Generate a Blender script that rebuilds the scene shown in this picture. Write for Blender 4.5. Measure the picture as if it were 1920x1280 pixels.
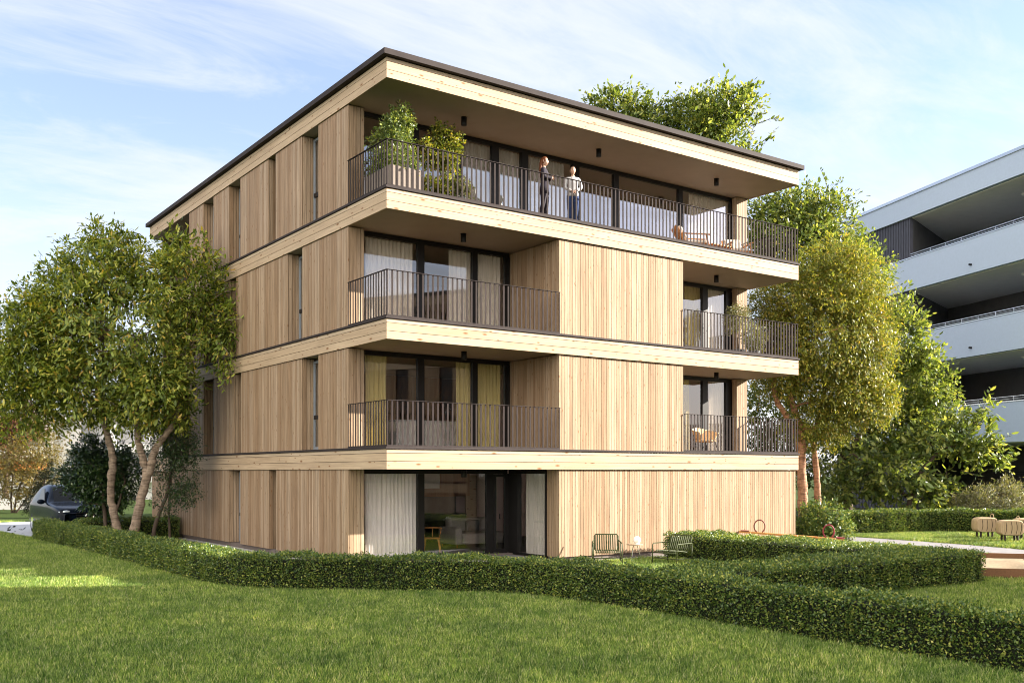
import bpy, math, random
import numpy as np
from mathutils import Vector, Matrix
R = math.radians
random.seed(7)
rng = np.random.default_rng(11)
C = bpy.context.scene.collection
scene = bpy.context.scene
for o in list(bpy.data.objects):
    bpy.data.objects.remove(o)

# ------------------------------------------------------------------ camera
YAW = math.atan2(2582., 1842.)            # angle between the view direction and the front facade
FW = (math.cos(YAW), math.sin(YAW)); RT = (math.sin(YAW), -math.cos(YAW))
CX, CY, EZ, FPX, HY = -10.5838, -19.7109, 2.35, 1842., 884.
cd = bpy.data.cameras.new('camera'); cam = bpy.data.objects.new('camera', cd); C.objects.link(cam)
cam.location = (CX, CY, EZ)
cam.rotation_euler = (R(90), 0, YAW - R(90))
cd.sensor_width = 36; cd.lens = 36 * FPX / 1920; cd.shift_y = (HY - 640) / 1920
cd.clip_start = .1; cd.clip_end = 2000
scene.camera = cam

# ------------------------------------------------------------------ light
SUN = Vector((1.77, -1.0, .795)).normalized()
EL = math.asin(SUN.z)
sl = bpy.data.lights.new('sun', 'SUN'); sl.energy = 5.0; sl.angle = R(.5); sl.color = (1, .92, .80)
so = bpy.data.objects.new('sun', sl); C.objects.link(so)
so.rotation_euler = SUN.to_track_quat('Z', 'Y').to_euler()
so.location = (40, -30, 30)
scene.view_settings.view_transform = 'Standard'; scene.view_settings.look = 'None'
scene.view_settings.gamma = 1; scene.view_settings.exposure = 2.15
scene.view_settings.use_curve_mapping = False
scene.cycles.filter_width = 1.0
w = bpy.data.worlds.new('World'); scene.world = w; w.use_nodes = True
nt = w.node_tree; N = nt.nodes; L = nt.links; N.clear()
out = N.new('ShaderNodeOutputWorld'); bg = N.new('ShaderNodeBackground'); L.new(bg.outputs[0], out.inputs[0])
sky = N.new('ShaderNodeTexSky'); sky.sky_type = 'NISHITA'; sky.sun_disc = False
sky.sun_elevation = EL; sky.sun_rotation = math.atan2(SUN.x, SUN.y)
sky.air_density = 1.0; sky.dust_density = .6; sky.ozone_density = 1.6
tc = N.new('ShaderNodeTexCoord')
def wmath(op, a, b=None, clamp=False):
    n = N.new('ShaderNodeMath'); n.operation = op; n.use_clamp = clamp
    for i, v in enumerate((a, b)):
        if v is None: continue
        if isinstance(v, (int, float)): n.inputs[i].default_value = v
        else: L.new(v, n.inputs[i])
    return n.outputs[0]
sp = N.new('ShaderNodeSeparateXYZ'); L.new(tc.outputs['Generated'], sp.inputs[0])
zz = wmath('ADD', wmath('MAXIMUM', sp.outputs['Z'], 0.0), .16)
cb = N.new('ShaderNodeCombineXYZ')                 # project the sky onto a high flat cloud layer
L.new(wmath('DIVIDE', sp.outputs['X'], zz), cb.inputs[0]); L.new(wmath('DIVIDE', sp.outputs['Y'], zz), cb.inputs[1])
mp = N.new('ShaderNodeMapping'); L.new(cb.outputs[0], mp.inputs[0])
mp.inputs['Rotation'].default_value = (0, 0, R(62)); mp.inputs['Scale'].default_value = (.62, 1.5, 1); mp.inputs['Location'].default_value = (3.3, 1.7, 0)
def wnoise(sc, det, rough, dist):
    n = N.new('ShaderNodeTexNoise'); n.inputs['Scale'].default_value = sc; n.inputs['Detail'].default_value = det
    n.inputs['Roughness'].default_value = rough; n.inputs['Distortion'].default_value = dist
    L.new(mp.outputs[0], n.inputs['Vector']); return n.outputs['Fac']
n1 = wnoise(.75, 9, .58, .5); n2 = wnoise(2.6, 8, .65, 1.2)
cl = wmath('ADD', wmath('MULTIPLY', n1, .72), wmath('MULTIPLY', n2, .28))
rmp = N.new('ShaderNodeMapRange'); rmp.interpolation_type = 'SMOOTHSTEP'
L.new(cl, rmp.inputs['Value']); rmp.inputs['From Min'].default_value = .41; rmp.inputs['From Max'].default_value = .61; rmp.inputs['To Max'].default_value = .85
low = N.new('ShaderNodeMapRange'); low.interpolation_type = 'SMOOTHSTEP'   # thin high haze low in the sky
L.new(sp.outputs['Z'], low.inputs['Value']); low.inputs['From Min'].default_value = .02; low.inputs['From Max'].default_value = .34
low.inputs['To Min'].default_value = .92; low.inputs['To Max'].default_value = .10
fac = wmath('MAXIMUM', rmp.outputs[0], low.outputs[0])
fac = wmath('ADD', wmath('MULTIPLY', fac, .82), .10, True)
# added fill: bright unseen sky for shaded sides, clear of view and front panes
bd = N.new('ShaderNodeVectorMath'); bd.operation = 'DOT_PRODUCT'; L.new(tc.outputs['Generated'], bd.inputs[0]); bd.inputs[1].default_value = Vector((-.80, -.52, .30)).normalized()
fill_map = N.new('ShaderNodeMapRange'); fill_map.interpolation_type = 'SMOOTHSTEP'; L.new(bd.outputs['Value'], fill_map.inputs['Value'])
fill_map.inputs['From Min'].default_value = .30; fill_map.inputs['From Max'].default_value = .85
sky_fill = wmath('MULTIPLY', fill_map.outputs[0], wmath('ADD', wmath('MULTIPLY', n1, .5), .6))
skm = N.new('ShaderNodeMix'); skm.data_type = 'RGBA'
tn = N.new('ShaderNodeVectorMath'); tn.operation = 'MULTIPLY'; L.new(sky.outputs[0], tn.inputs[0]); tn.inputs[1].default_value = (.94, .89, 1.0)
L.new(fac, skm.inputs['Factor']); L.new(tn.outputs[0], skm.inputs['A']); skm.inputs['B'].default_value = (3.05, 3.12, 3.25, 1)
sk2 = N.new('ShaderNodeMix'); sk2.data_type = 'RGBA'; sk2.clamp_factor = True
L.new(sky_fill, sk2.inputs['Factor']); L.new(skm.outputs['Result'], sk2.inputs['A']); sk2.inputs['B'].default_value = (12.5, 11.6, 10.4, 1)
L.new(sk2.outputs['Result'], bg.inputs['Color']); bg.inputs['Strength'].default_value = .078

# ------------------------------------------------------------------ helpers
def ray(px, py):
    k = (px - 960) / FPX
    return (FW[0] + k * RT[0], FW[1] + k * RT[1], (HY - py) / FPX)
def atd(px, py, d):
    r = ray(px, py); return np.array((CX + d * r[0], CY + d * r[1], EZ + d * r[2]))
def onY(px, py, Y):
    r = ray(px, py); return atd(px, py, (Y - CY) / r[1])
def fY(px, Y=2.25): return float(onY(px, 600, Y)[0])

def tag(o, label, cat, group=None):
    o['label'] = label; o['category'] = cat
    if group: o['group'] = group
    return o
def thing(name, label, cat, loc=(0, 0, 0), rotz=0, group=None):
    o = bpy.data.objects.new(name, None); C.objects.link(o)
    o.empty_display_size = .2
    o.location = loc; o.rotation_euler = (0, 0, rotz)
    return tag(o, label, cat, group)
def struct(o):
    o['kind'] = 'structure'; return o
def rootloc(p):
    l = Vector((0, 0, 0))
    while p is not None: l += p.location; p = p.parent
    return l
def dup(root, loc, rotz, label=None, group=None):
    r = root.copy(); C.objects.link(r); r.location = loc; r.rotation_euler = (0, 0, rotz)
    if label: r['label'] = label
    if group: r['group'] = group
    for ch in list(root.children):
        c = ch.copy(); C.objects.link(c); c.parent = r
        for g in list(ch.children):
            d = g.copy(); C.objects.link(d); d.parent = c
    return r

class MB:
    def __init__(s, tf=None): s.v = []; s.f = []; s.tf = tf
    def add(s, vs, fs):
        n = len(s.v)
        s.v += [tuple(map(float, (s.tf(*p) if s.tf else p))) for p in vs]
        s.f += [tuple(n + i for i in f) for f in fs]
    def box(s, x0, x1, y0, y1, z0, z1):
        if x1 < x0: x0, x1 = x1, x0
        if y1 < y0: y0, y1 = y1, y0
        s.add([(x0, y0, z0), (x1, y0, z0), (x1, y1, z0), (x0, y1, z0), (x0, y0, z1), (x1, y0, z1), (x1, y1, z1), (x0, y1, z1)],
              [(3, 2, 1, 0), (4, 5, 6, 7), (0, 1, 5, 4), (1, 2, 6, 5), (2, 3, 7, 6), (3, 0, 4, 7)])
        return s
    def quad(s, a, b, c, d): s.add([a, b, c, d], [(0, 1, 2, 3)]); return s
    def prism(s, poly, z0, z1):
        n = len(poly)
        s.add([(x, y, z0) for x, y in poly] + [(x, y, z1) for x, y in poly],
              [tuple(range(n))[::-1], tuple(range(n, 2 * n))] + [(i, (i + 1) % n, n + (i + 1) % n, n + i) for i in range(n)])
        return s
    def bar(s, p, q, wd, th):          # horizontal-ish rectangular bar, wd = sideways, th = vertical
        p = np.array(p, float); q = np.array(q, float); d = q - p; d /= np.linalg.norm(d)
        a = np.cross(d, (0, 0, 1.)); 
        if np.linalg.norm(a) < 1e-4: a = np.array((1., 0, 0))
        a /= np.linalg.norm(a); b = np.cross(a, d)
        a = a * wd / 2; b = b * th / 2
        s.add([p - a - b, p + a - b, p + a + b, p - a + b, q - a - b, q + a - b, q + a + b, q - a + b],
              [(0, 1, 2, 3), (7, 6, 5, 4), (1, 0, 4, 5), (2, 1, 5, 6), (3, 2, 6, 7), (0, 3, 7, 4)])
        return s
    def tube(s, pts, rad, n=8, cap=True, closed=False):
        P = np.array(pts, float); m = len(P)
        if np.isscalar(rad): rad = [rad] * m
        T = np.gradient(P, axis=0) if not closed else np.roll(P, -1, 0) - np.roll(P, 1, 0)
        T /= np.linalg.norm(T, axis=1)[:, None] + 1e-9
        u = np.cross(T[0], (0, 0, 1.)); 
        if np.linalg.norm(u) < .1: u = np.cross(T[0], (1., 0, 0))
        u /= np.linalg.norm(u); vs = []
        for i in range(m):
            u = u - T[i] * np.dot(u, T[i]); u /= np.linalg.norm(u); v = np.cross(T[i], u)
            for k in range(n):
                a = 2 * math.pi * k / n; vs.append(P[i] + rad[i] * (math.cos(a) * u + math.sin(a) * v))
        fs = []
        for i in range(m if closed else m - 1):
            j = (i + 1) % m
            for k in range(n): fs.append((i * n + k, i * n + (k + 1) % n, j * n + (k + 1) % n, j * n + k))
        if cap and not closed: fs += [tuple(range(n))[::-1], tuple(range((m - 1) * n, m * n))]
        s.add(vs, fs); return s
    def lathe(s, c, prof, n=20):       # prof = [(r, z)]
        m = len(prof); vs = []
        for r, z in prof:
            for k in range(n):
                a = 2 * math.pi * k / n; vs.append((c[0] + r * math.cos(a), c[1] + r * math.sin(a), c[2] + z))
        fs = [(i * n + k, i * n + (k + 1) % n, (i + 1) * n + (k + 1) % n, (i + 1) * n + k) for i in range(m - 1) for k in range(n)]
        fs += [tuple(range(n))[::-1], tuple(range((m - 1) * n, m * n))]
        s.add(vs, fs); return s
    def ball(s, c, r, n=14, m=9):
        if np.isscalar(r): r = (r, r, r)
        vs = [(c[0], c[1], c[2] - r[2])]
        for i in range(1, m):
            t = -math.pi / 2 + math.pi * i / m
            for k in range(n):
                a = 2 * math.pi * k / n; vs.append((c[0] + r[0] * math.cos(t) * math.cos(a), c[1] + r[1] * math.cos(t) * math.sin(a), c[2] + r[2] * math.sin(t)))
        vs.append((c[0], c[1], c[2] + r[2])); e = len(vs) - 1; fs = []
        for k in range(n):
            fs.append((0, 1 + (k + 1) % n, 1 + k)); fs.append((e, e - n + k, e - n + (k + 1) % n))
        for i in range(m - 2):
            for k in range(n): fs.append((1 + i * n + k, 1 + i * n + (k + 1) % n, 1 + (i + 1) * n + (k + 1) % n, 1 + (i + 1) * n + k))
        s.add(vs, fs); return s
    def build(s, name, m, parent=None, smooth=False, bevel=0):
        off = rootloc(parent) if parent else Vector((0, 0, 0))
        me = bpy.data.meshes.new(name)
        me.from_pydata([(x - off.x, y - off.y, z - off.z) for x, y, z in s.v], [], s.f)
        if smooth: me.polygons.foreach_set('use_smooth', [True] * len(me.polygons))
        me.update()
        o = bpy.data.objects.new(name, me); C.objects.link(o)
        if m: me.materials.append(m)
        if parent: o.parent = parent
        if bevel:
            b = o.modifiers.new('bevel', 'BEVEL'); b.width = bevel; b.segments = 2; b.limit_method = 'ANGLE'
        return o

def npmesh(name, V, m, parent=None, tri=False):
    """mesh of separate quads from a (n,4,3) array"""
    V = np.asarray(V, np.float32)
    off = rootloc(parent) if parent else Vector((0, 0, 0))
    n, k = V.shape[0], V.shape[1]
    me = bpy.data.meshes.new(name)
    me.vertices.add(n * k); me.vertices.foreach_set('co', (V - np.array(off, np.float32)).reshape(-1))
    me.loops.add(n * k); me.loops.foreach_set('vertex_index', np.arange(n * k, dtype=np.int32))
    me.polygons.add(n); me.polygons.foreach_set('loop_start', np.arange(0, n * k, k, dtype=np.int32))
    me.update(calc_edges=True); me.validate()
    o = bpy.data.objects.new(name, me); C.objects.link(o); me.materials.append(m)
    if parent: o.parent = parent
    return o

# ------------------------------------------------------------------ materials
def newmat(name):
    m = bpy.data.materials.new(name); m.use_nodes = True
    return m, m.node_tree, m.node_tree.nodes['Principled BSDF']
def link(t, a, b): t.links.new(a, b)
def node(t, typ, **kw):
    n = t.nodes.new(typ)
    for k, v in kw.items():
        if k in n.inputs: n.inputs[k].default_value = v
        else: setattr(n, k, v)
    return n
def ramp(t, fac, stops):
    r = t.nodes.new('ShaderNodeValToRGB'); e = r.color_ramp.elements
    while len(e) < len(stops): e.new(.5)
    for el, (p, c) in zip(e, stops): el.position = p; el.color = (*c, 1)
    link(t, fac, r.inputs[0]); return r.outputs[0]
def mixc(t, fac, a, b, mode='MIX'):
    n = t.nodes.new('ShaderNodeMix'); n.data_type = 'RGBA'; n.blend_type = mode
    for v, s in ((fac, 'Factor'), (a, 'A'), (b, 'B')):
        if isinstance(v, (int, float)): n.inputs[s].default_value = v
        elif isinstance(v, tuple): n.inputs[s].default_value = (*v, 1)
        else: link(t, v, n.inputs[s])
    return n.outputs['Result']
def mth(t, op, a, b=0.0, clamp=False):
    n = t.nodes.new('ShaderNodeMath'); n.operation = op; n.use_clamp = clamp
    for i, v in enumerate((a, b)):
        if isinstance(v, (int, float)): n.inputs[i].default_value = v
        else: link(t, v, n.inputs[i])
    return n.outputs[0]
def mapped(t, scale, kind='Object'):
    c = node(t, 'ShaderNodeTexCoord'); m = node(t, 'ShaderNodeMapping'); m.inputs['Scale'].default_value = scale
    link(t, c.outputs[kind], m.inputs[0]); return m
def plain(name, col, rough=.6, metal=0, var=.12, scale=6, bump=0, spec=.25):
    m, t, b = newmat(name)
    b.inputs['Roughness'].default_value = rough; b.inputs['Metallic'].default_value = metal; b.inputs['Specular IOR Level'].default_value = spec
    mp = mapped(t, (1, 1, 1)); n = node(t, 'ShaderNodeTexNoise', Scale=scale, Detail=6.0); link(t, mp.outputs[0], n.inputs['Vector'])
    lo = tuple(c * (1 - var) for c in col); hi = tuple(min(1, c * (1 + var)) for c in col)
    link(t, ramp(t, n.outputs['Fac'], [(.3, lo), (.7, hi)]), b.inputs['Base Color'])
    if bump:
        bp = node(t, 'ShaderNodeBump', Strength=bump, Distance=.01); n2 = node(t, 'ShaderNodeTexNoise', Scale=scale * 12, Detail=5.0)
        link(t, mp.outputs[0], n2.inputs['Vector']); link(t, n2.outputs['Fac'], bp.inputs['Height']); link(t, bp.outputs[0], b.inputs['Normal'])
    return m
def wood(name, stops, axis=2, rough=.62, grain=1.0, knot=.8, ksize=1.0, ksz=.075):
    """boards: each mesh island has its own tone, fine grain and knots run along axis"""
    m, t, b = newmat(name)
    g = node(t, 'ShaderNodeNewGeometry'); rnd = g.outputs['Random Per Island']
    base = ramp(t, rnd, stops)
    cc = node(t, 'ShaderNodeTexCoord'); sh = node(t, 'ShaderNodeCombineXYZ')
    for i in range(3): link(t, mth(t, 'MULTIPLY', rnd, 17.3 + 9 * i), sh.inputs[i])
    ad = node(t, 'ShaderNodeVectorMath'); ad.operation = 'ADD'; link(t, cc.outputs['Object'], ad.inputs[0]); link(t, sh.outputs[0], ad.inputs[1])
    def mpp(sc):
        mp = node(t, 'ShaderNodeMapping'); mp.inputs['Scale'].default_value = sc; link(t, ad.outputs[0], mp.inputs[0]); return mp.outputs[0]
    sc = [48., 48., 48.]; sc[axis] = 1.1
    n = node(t, 'ShaderNodeTexNoise', Scale=1.0, Detail=5.0, Roughness=.6, Distortion=.6); link(t, mpp(sc), n.inputs['Vector'])
    gr = ramp(t, n.outputs['Fac'], [(.3, (1 - .34 * grain,) * 3), (.62, (1.0 + .05 * grain,) * 3)])
    c1 = mixc(t, 1.0, base, gr, 'MULTIPLY')
    sx = node(t, 'ShaderNodeSeparateXYZ'); link(t, ad.outputs[0], sx.inputs[0]); al = sx.outputs[axis]; o1, o2 = [sx.outputs[i] for i in range(3) if i != axis]
    kv = node(t, 'ShaderNodeCombineXYZ'); link(t, mth(t, 'MULTIPLY', al, 2.6 / ksize), kv.inputs[0])
    link(t, mth(t, 'MULTIPLY', o2 if axis == 0 else (o2 if axis == 1 else mth(t, 'ADD', o1, o2)), 7.0 / ksize), kv.inputs[1])
    vo = node(t, 'ShaderNodeTexVoronoi', Scale=1.0); vo.voronoi_dimensions = '2D'; link(t, kv.outputs[0], vo.inputs['Vector'])
    kr = node(t, 'ShaderNodeMapRange'); cs_ = node(t, 'ShaderNodeSeparateColor'); link(t, vo.outputs['Color'], cs_.inputs[0])
    kz = mth(t, 'MULTIPLY', mth(t, 'POWER', cs_.outputs[0], 1.6), ksz * 1.9); link(t, kz, kr.inputs['From Min']); link(t, mth(t, 'MULTIPLY', kz, .3), kr.inputs['From Max'])
    kr.inputs['To Max'].default_value = knot
    link(t, vo.outputs['Distance'], kr.inputs['Value'])
    sc3 = [.9] * 3; sc3[axis] = .35
    n3 = node(t, 'ShaderNodeTexNoise', Scale=1.0, Detail=3.0); link(t, mpp(sc3), n3.inputs['Vector'])
    c1 = mixc(t, 1.0, c1, ramp(t, n3.outputs['Fac'], [(.35, (.88, .86, .84)), (.65, (1.04, 1.04, 1.04))]), 'MULTIPLY')
    c2 = mixc(t, kr.outputs[0], c1, (.16, .075, .03))
    link(t, c2, b.inputs['Base Color']); b.inputs['Roughness'].default_value = rough; b.inputs['Specular IOR Level'].default_value = .10
    bp = node(t, 'ShaderNodeBump', Strength=.25, Distance=.004); link(t, n.outputs['Fac'], bp.inputs['Height']); link(t, bp.outputs[0], b.inputs['Normal'])
    return m
def leaf(name, stops, trans=.35, rough=.42, spec=.4, tcol=None):
    m, t, b = newmat(name)
    g = node(t, 'ShaderNodeNewGeometry')
    c = ramp(t, g.outputs['Random Per Island'], stops)
    mp = mapped(t, (1, 1, 1)); n = node(t, 'ShaderNodeTexNoise', Scale=.9, Detail=3.0); link(t, mp.outputs[0], n.inputs['Vector'])
    c = mixc(t, 1.0, c, ramp(t, n.outputs['Fac'], [(.3, (.72, .75, .74)), (.7, (1.22, 1.18, 1.1))]), 'MULTIPLY')
    link(t, c, b.inputs['Base Color']); b.inputs['Roughness'].default_value = rough; b.inputs['Specular IOR Level'].default_value = spec
    tr = node(t, 'ShaderNodeBsdfTranslucent'); link(t, mixc(t, 1.0, c, tcol or (1.5, 1.35, .55), 'MULTIPLY'), tr.inputs[0])
    mx = node(t, 'ShaderNodeMixShader'); mx.inputs[0].default_value = trans
    link(t, b.outputs[0], mx.inputs[1]); link(t, tr.outputs[0], mx.inputs[2])
    link(t, mx.outputs[0], t.nodes['Material Output'].inputs[0]); return m
def glass(name, tint=(.96, .97, .97), k=5.0, add=.03):
    m, t, b = newmat(name); t.nodes.remove(b)
    fr = node(t, 'ShaderNodeFresnel', IOR=1.5); g = node(t, 'ShaderNodeNewGeometry')      # all reflections on the outer face of the pane
    f = mth(t, 'MULTIPLY', mth(t, 'ADD', mth(t, 'MULTIPLY', fr.outputs[0], k), add, True), mth(t, 'SUBTRACT', 1.0, g.outputs['Backfacing']))
    tr = node(t, 'ShaderNodeBsdfTransparent'); tr.inputs[0].default_value = (*tint, 1)
    gl = node(t, 'ShaderNodeBsdfGlossy', Roughness=0.0); gl.inputs[0].default_value = (.95, .97, 1, 1)
    mx = node(t, 'ShaderNodeMixShader'); link(t, f, mx.inputs[0]); link(t, tr.outputs[0], mx.inputs[1]); link(t, gl.outputs[0], mx.inputs[2])
    link(t, mx.outputs[0], t.nodes['Material Output'].inputs[0]); return m

M = {}
M['batten'] = wood('larch_battens', [(0, (0.250, 0.163, 0.099)), (.25, (0.289, 0.198, 0.125)), (.6, (0.320, 0.229, 0.151)), (1, (0.359, 0.269, 0.188))], 2, grain=1.25, knot=.85)
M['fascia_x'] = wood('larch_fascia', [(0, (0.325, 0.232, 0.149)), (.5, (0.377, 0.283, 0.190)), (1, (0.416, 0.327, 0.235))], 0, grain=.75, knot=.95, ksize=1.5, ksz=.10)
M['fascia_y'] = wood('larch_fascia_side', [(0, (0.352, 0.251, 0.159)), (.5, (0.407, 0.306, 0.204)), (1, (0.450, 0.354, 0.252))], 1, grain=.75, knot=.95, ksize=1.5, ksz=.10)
M['backing'] = plain('dark_backing', (.035, .024, .016), .9)
M['metal'] = plain('bronze_dark_metal', (.036, .029, .028), .7, 0, .15, 3, spec=.08)
M['rail'] = plain('railing_metal', (.034, .027, .026), .75, 0, .12, 5, spec=.06)
M['frame'] = plain('window_frame_metal', (.009, .008, .008), .45, 0, .1, 4)
M['sash'] = plain('grey_sash', (.20, .22, .245), .35, .2, .05, 3)
M['soffit'] = plain('soffit_render', (.27, .215, .172), .62, 0, .05, 2)
M['plinth'] = plain('plinth_concrete', (.13, .105, .095), .8, 0, .15, 4, .2)
M['glass'] = glass('window_glass')
M['glass_mid'] = glass('balcony_glass', (.97, .97, .97), 3.4, .02)
M['glass_clear'] = glass('terrace_glass', (.97, .97, .97), 2.2, .02)
M['glass_dark'] = glass('side_window_glass', (.8, .85, .88), 3.0, .10)
M['roomwall'] = plain('room_plaster', (.76, .60, .56), .8, 0, .04, 1)
M['roomdark'] = plain('room_dark', (.10, .075, .058), .8, 0, .1, 1)
M['roomfloor'] = wood('oak_floor', [(0, (.22, .14, .08)), (1, (.34, .23, .14))], 0, .4)
M['panelwood'] = wood('brown_panel', [(0, (.26, .13, .065)), (1, (.36, .19, .10))], 2, .45, .6, .1)
M['white'] = plain('white_paint', (.78, .77, .74), .55, 0, .03, 2)
def cloth(name, col, tr=.12):
    m, t, b = newmat(name)
    mp = mapped(t, (60, 60, 3)); n = node(t, 'ShaderNodeTexNoise', Scale=1.0, Detail=4.0); link(t, mp.outputs[0], n.inputs['Vector'])
    c = ramp(t, n.outputs['Fac'], [(.3, tuple(x * .88 for x in col)), (.7, tuple(min(1, x * 1.08) for x in col))])
    link(t, c, b.inputs['Base Color']); b.inputs['Roughness'].default_value = .9; b.inputs['Specular IOR Level'].default_value = .1
    tl = node(t, 'ShaderNodeBsdfTranslucent'); link(t, c, tl.inputs[0]); mx = node(t, 'ShaderNodeMixShader'); mx.inputs[0].default_value = tr
    link(t, b.outputs[0], mx.inputs[1]); link(t, tl.outputs[0], mx.inputs[2]); link(t, mx.outputs[0], t.nodes['Material Output'].inputs[0]); return m
M['curtain'] = cloth('linen_curtain', (.80, .73, .64))
M['curtain_grey'] = cloth('grey_curtain', (.62, .58, .53))
M['curtain_yellow'] = cloth('mustard_curtain', (.62, .52, .22))
M['sheer'] = cloth('white_sheer', (.82, .76, .74), .35)
M['curtain_pink'] = cloth('blush_voile', (.86, .81, .78))
M['bark'] = None
# ================================================================== main building
ZB = [2.408, 5.358, 8.308, 11.26]          # undersides of the three balcony slabs and the roof
XE, YE = 14.43, 19.06
house = thing('apartment_building', 'four-storey flat-roofed apartment building clad in pale vertical wood battens with wrap-around balconies', 'building')

def boards(mb, p, q, z0, z1, nrm, pitch=.09, gap=.011, th=.024, seed=0):
    """battens along p->q, outer face on that line, nrm = outward unit normal (x, y)"""
    rr = random.Random(seed); px, py = p; qx, qy = q; ln = math.hypot(qx - px, qy - py)
    n = max(1, round(ln / pitch)); st = ln / n; ux, uy = (qx - px) / ln, (qy - py) / ln
    for i in range(n):
        a = i * st + gap / 2; b = (i + 1) * st - gap / 2; d = rr.uniform(-.002, .002)
        o = (nrm[0] * d, nrm[1] * d); t = (-nrm[0] * th, -nrm[1] * th)
        A = (px + ux * a + o[0], py + uy * a + o[1]); B = (px + ux * b + o[0], py + uy * b + o[1])
        poly = [A, B, (B[0] + t[0], B[1] + t[1]), (A[0] + t[0], A[1] + t[1])]
        if (B[0] - A[0]) * t[1] - (B[1] - A[1]) * t[0] < 0: poly = poly[::-1]
        mb.prism(poly, z0, z1)
def panel(p, q, z0, z1, nrm, parent=None, extra=(), label=None, mat=None):
    """one cladding panel (front run plus returns) with its dark backing as a child"""
    mb = MB(); bk = MB(); parent = parent or house
    for (a, b, n) in [(p, q, nrm)] + list(extra):
        boards(mb, a, b, z0, z1, n, seed=int(a[0] * 97 + a[1] * 31 + z0 * 7))
        i = .026; j = .05
        ln = math.hypot(b[0] - a[0], b[1] - a[1]); e = min(.06, ln * .3) / ln
        a_, b_ = (a[0] + (b[0] - a[0]) * e, a[1] + (b[1] - a[1]) * e), (b[0] - (b[0] - a[0]) * e, b[1] - (b[1] - a[1]) * e)
        A = [(a_[0] - n[0] * i, a_[1] - n[1] * i), (b_[0] - n[0] * i, b_[1] - n[1] * i)]
        poly = [A[0], A[1], (A[1][0] - n[0] * j, A[1][1] - n[1] * j), (A[0][0] - n[0] * j, A[0][1] - n[1] * j)]
        bk.prism(poly, z0 + .01, z1 - .01)
    o = mb.build('cladding_panel', mat or M['batten'], parent)
    bk.build('backing_board', M['backing'], o)
    if label: o['label'] = label
    return o

# --- slabs with three-board fascias and dark caps
def fascia(z, parent, rows, xe=XE, ye=YE):
    for nm, mt, bx in (('front_fascia', 'fascia_x', (0.0, xe, 0.0, .03)), ('rear_fascia', 'fascia_x', (.03, xe, ye - .03, ye)), ('side_fascia', 'fascia_y', (-.0015, .03, .0305, ye)), ('side_fascia', 'fascia_y', (xe - .03, xe + .0015, .0305, ye - .0305))):
        mb = MB()
        for (a, b) in rows: mb.box(*bx, z + a, z + b)
        mb.build(nm, M[mt], parent)
ROWS = [(0.0, .176), (.186, .364), (.374, .452)]
for k in range(3):
    z = ZB[k]
    s = MB().box(.046, XE - .046, .046, YE - .046, z + .012, z + .44).build('balcony_slab', M['soffit'], house)
    MB().box(.0305, XE - .0305, .0305, YE - .0305, z + .02, z + .436).build('slab_edge', M['backing'], s)
    fascia(z, s, ROWS)
    cp = MB(); t0, t1 = z + .462, z + .515
    cp.box(-.035, XE + .035, -.035, .11, t0, t1); cp.box(-.035, .11, .1105, YE, t0, t1); cp.box(XE - .11, XE + .035, .1105, YE, t0, t1)
    cp.build('edge_cap', M['metal'], s, bevel=.004)
    MB().box(.111, XE - .111, .111, 2.24, z + .4405, z + .455).build('balcony_floor', M['roomfloor'], s)
z = ZB[3]
roof = MB().box(.046, XE - .046, .046, YE - .046, z + .012, z + .43).build('roof', M['soffit'], house)
MB().box(.0305, XE - .0305, .0305, YE - .0305, z + .02, z + .469).build('slab_edge', M['backing'], roof)
fascia(z, roof, ROWS)
cp = MB()
cp.box(-.13, XE + .13, -.13, YE + .13, z + .47, z + .60)
cp.build('roof_edge', M['metal'], roof, bevel=.006)
MB().box(-.05, XE + .05, -.05, YE + .05, z + .601, z + .64).build('roof_covering', M['metal'], roof)

XP0, XP1 = 4.996, 9.458                     # wood box between the balconies
YG = 2.25                                   # glazing plane
FL = [.12] + [ZB[k] + .456 for k in range(3)]   # floor levels
WB = [.16] + [ZB[k] + .517 for k in range(3)]   # cladding feet
WT = [zb - .012 for zb in ZB]                   # cladding heads (shadow gap under the fascia)
XW = .03
# --- front panels
for k in (1, 2):
    panel((XP0, .06), (XP1, .06), WB[k], WT[k], (0, -1), extra=[((XP0, YG), (XP0, .086), (-1, 0)), ((XP1, .086), (XP1, YG), (1, 0))])
panel((XP0, .06), (14.36, .06), WB[0], WT[0], (0, -1), extra=[((XP0, .57), (XP0, .086), (-1, 0)), ((14.36, .086), (14.36, 3.0), (1, 0))])
panel((14.36, 6.6), (14.36, 18.9), WB[0], WT[0], (1, 0))
# --- piers at both ends of the balconies
for k in range(4):
    panel((XW + .026, 2.0), (.456, 2.0), WB[k], WT[k], (0, -1), extra=[((.456, 2.026), (.456, YG - .04), (1, 0))])
for k in range(1, 4):
    panel((13.86, 2.0), (14.34, 2.0), WB[k], WT[k], (0, -1), extra=[((13.86, YG - .04), (13.86, 2.026), (-1, 0)), ((14.366, 2.0), (14.366, 18.9), (1, 0))])
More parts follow.
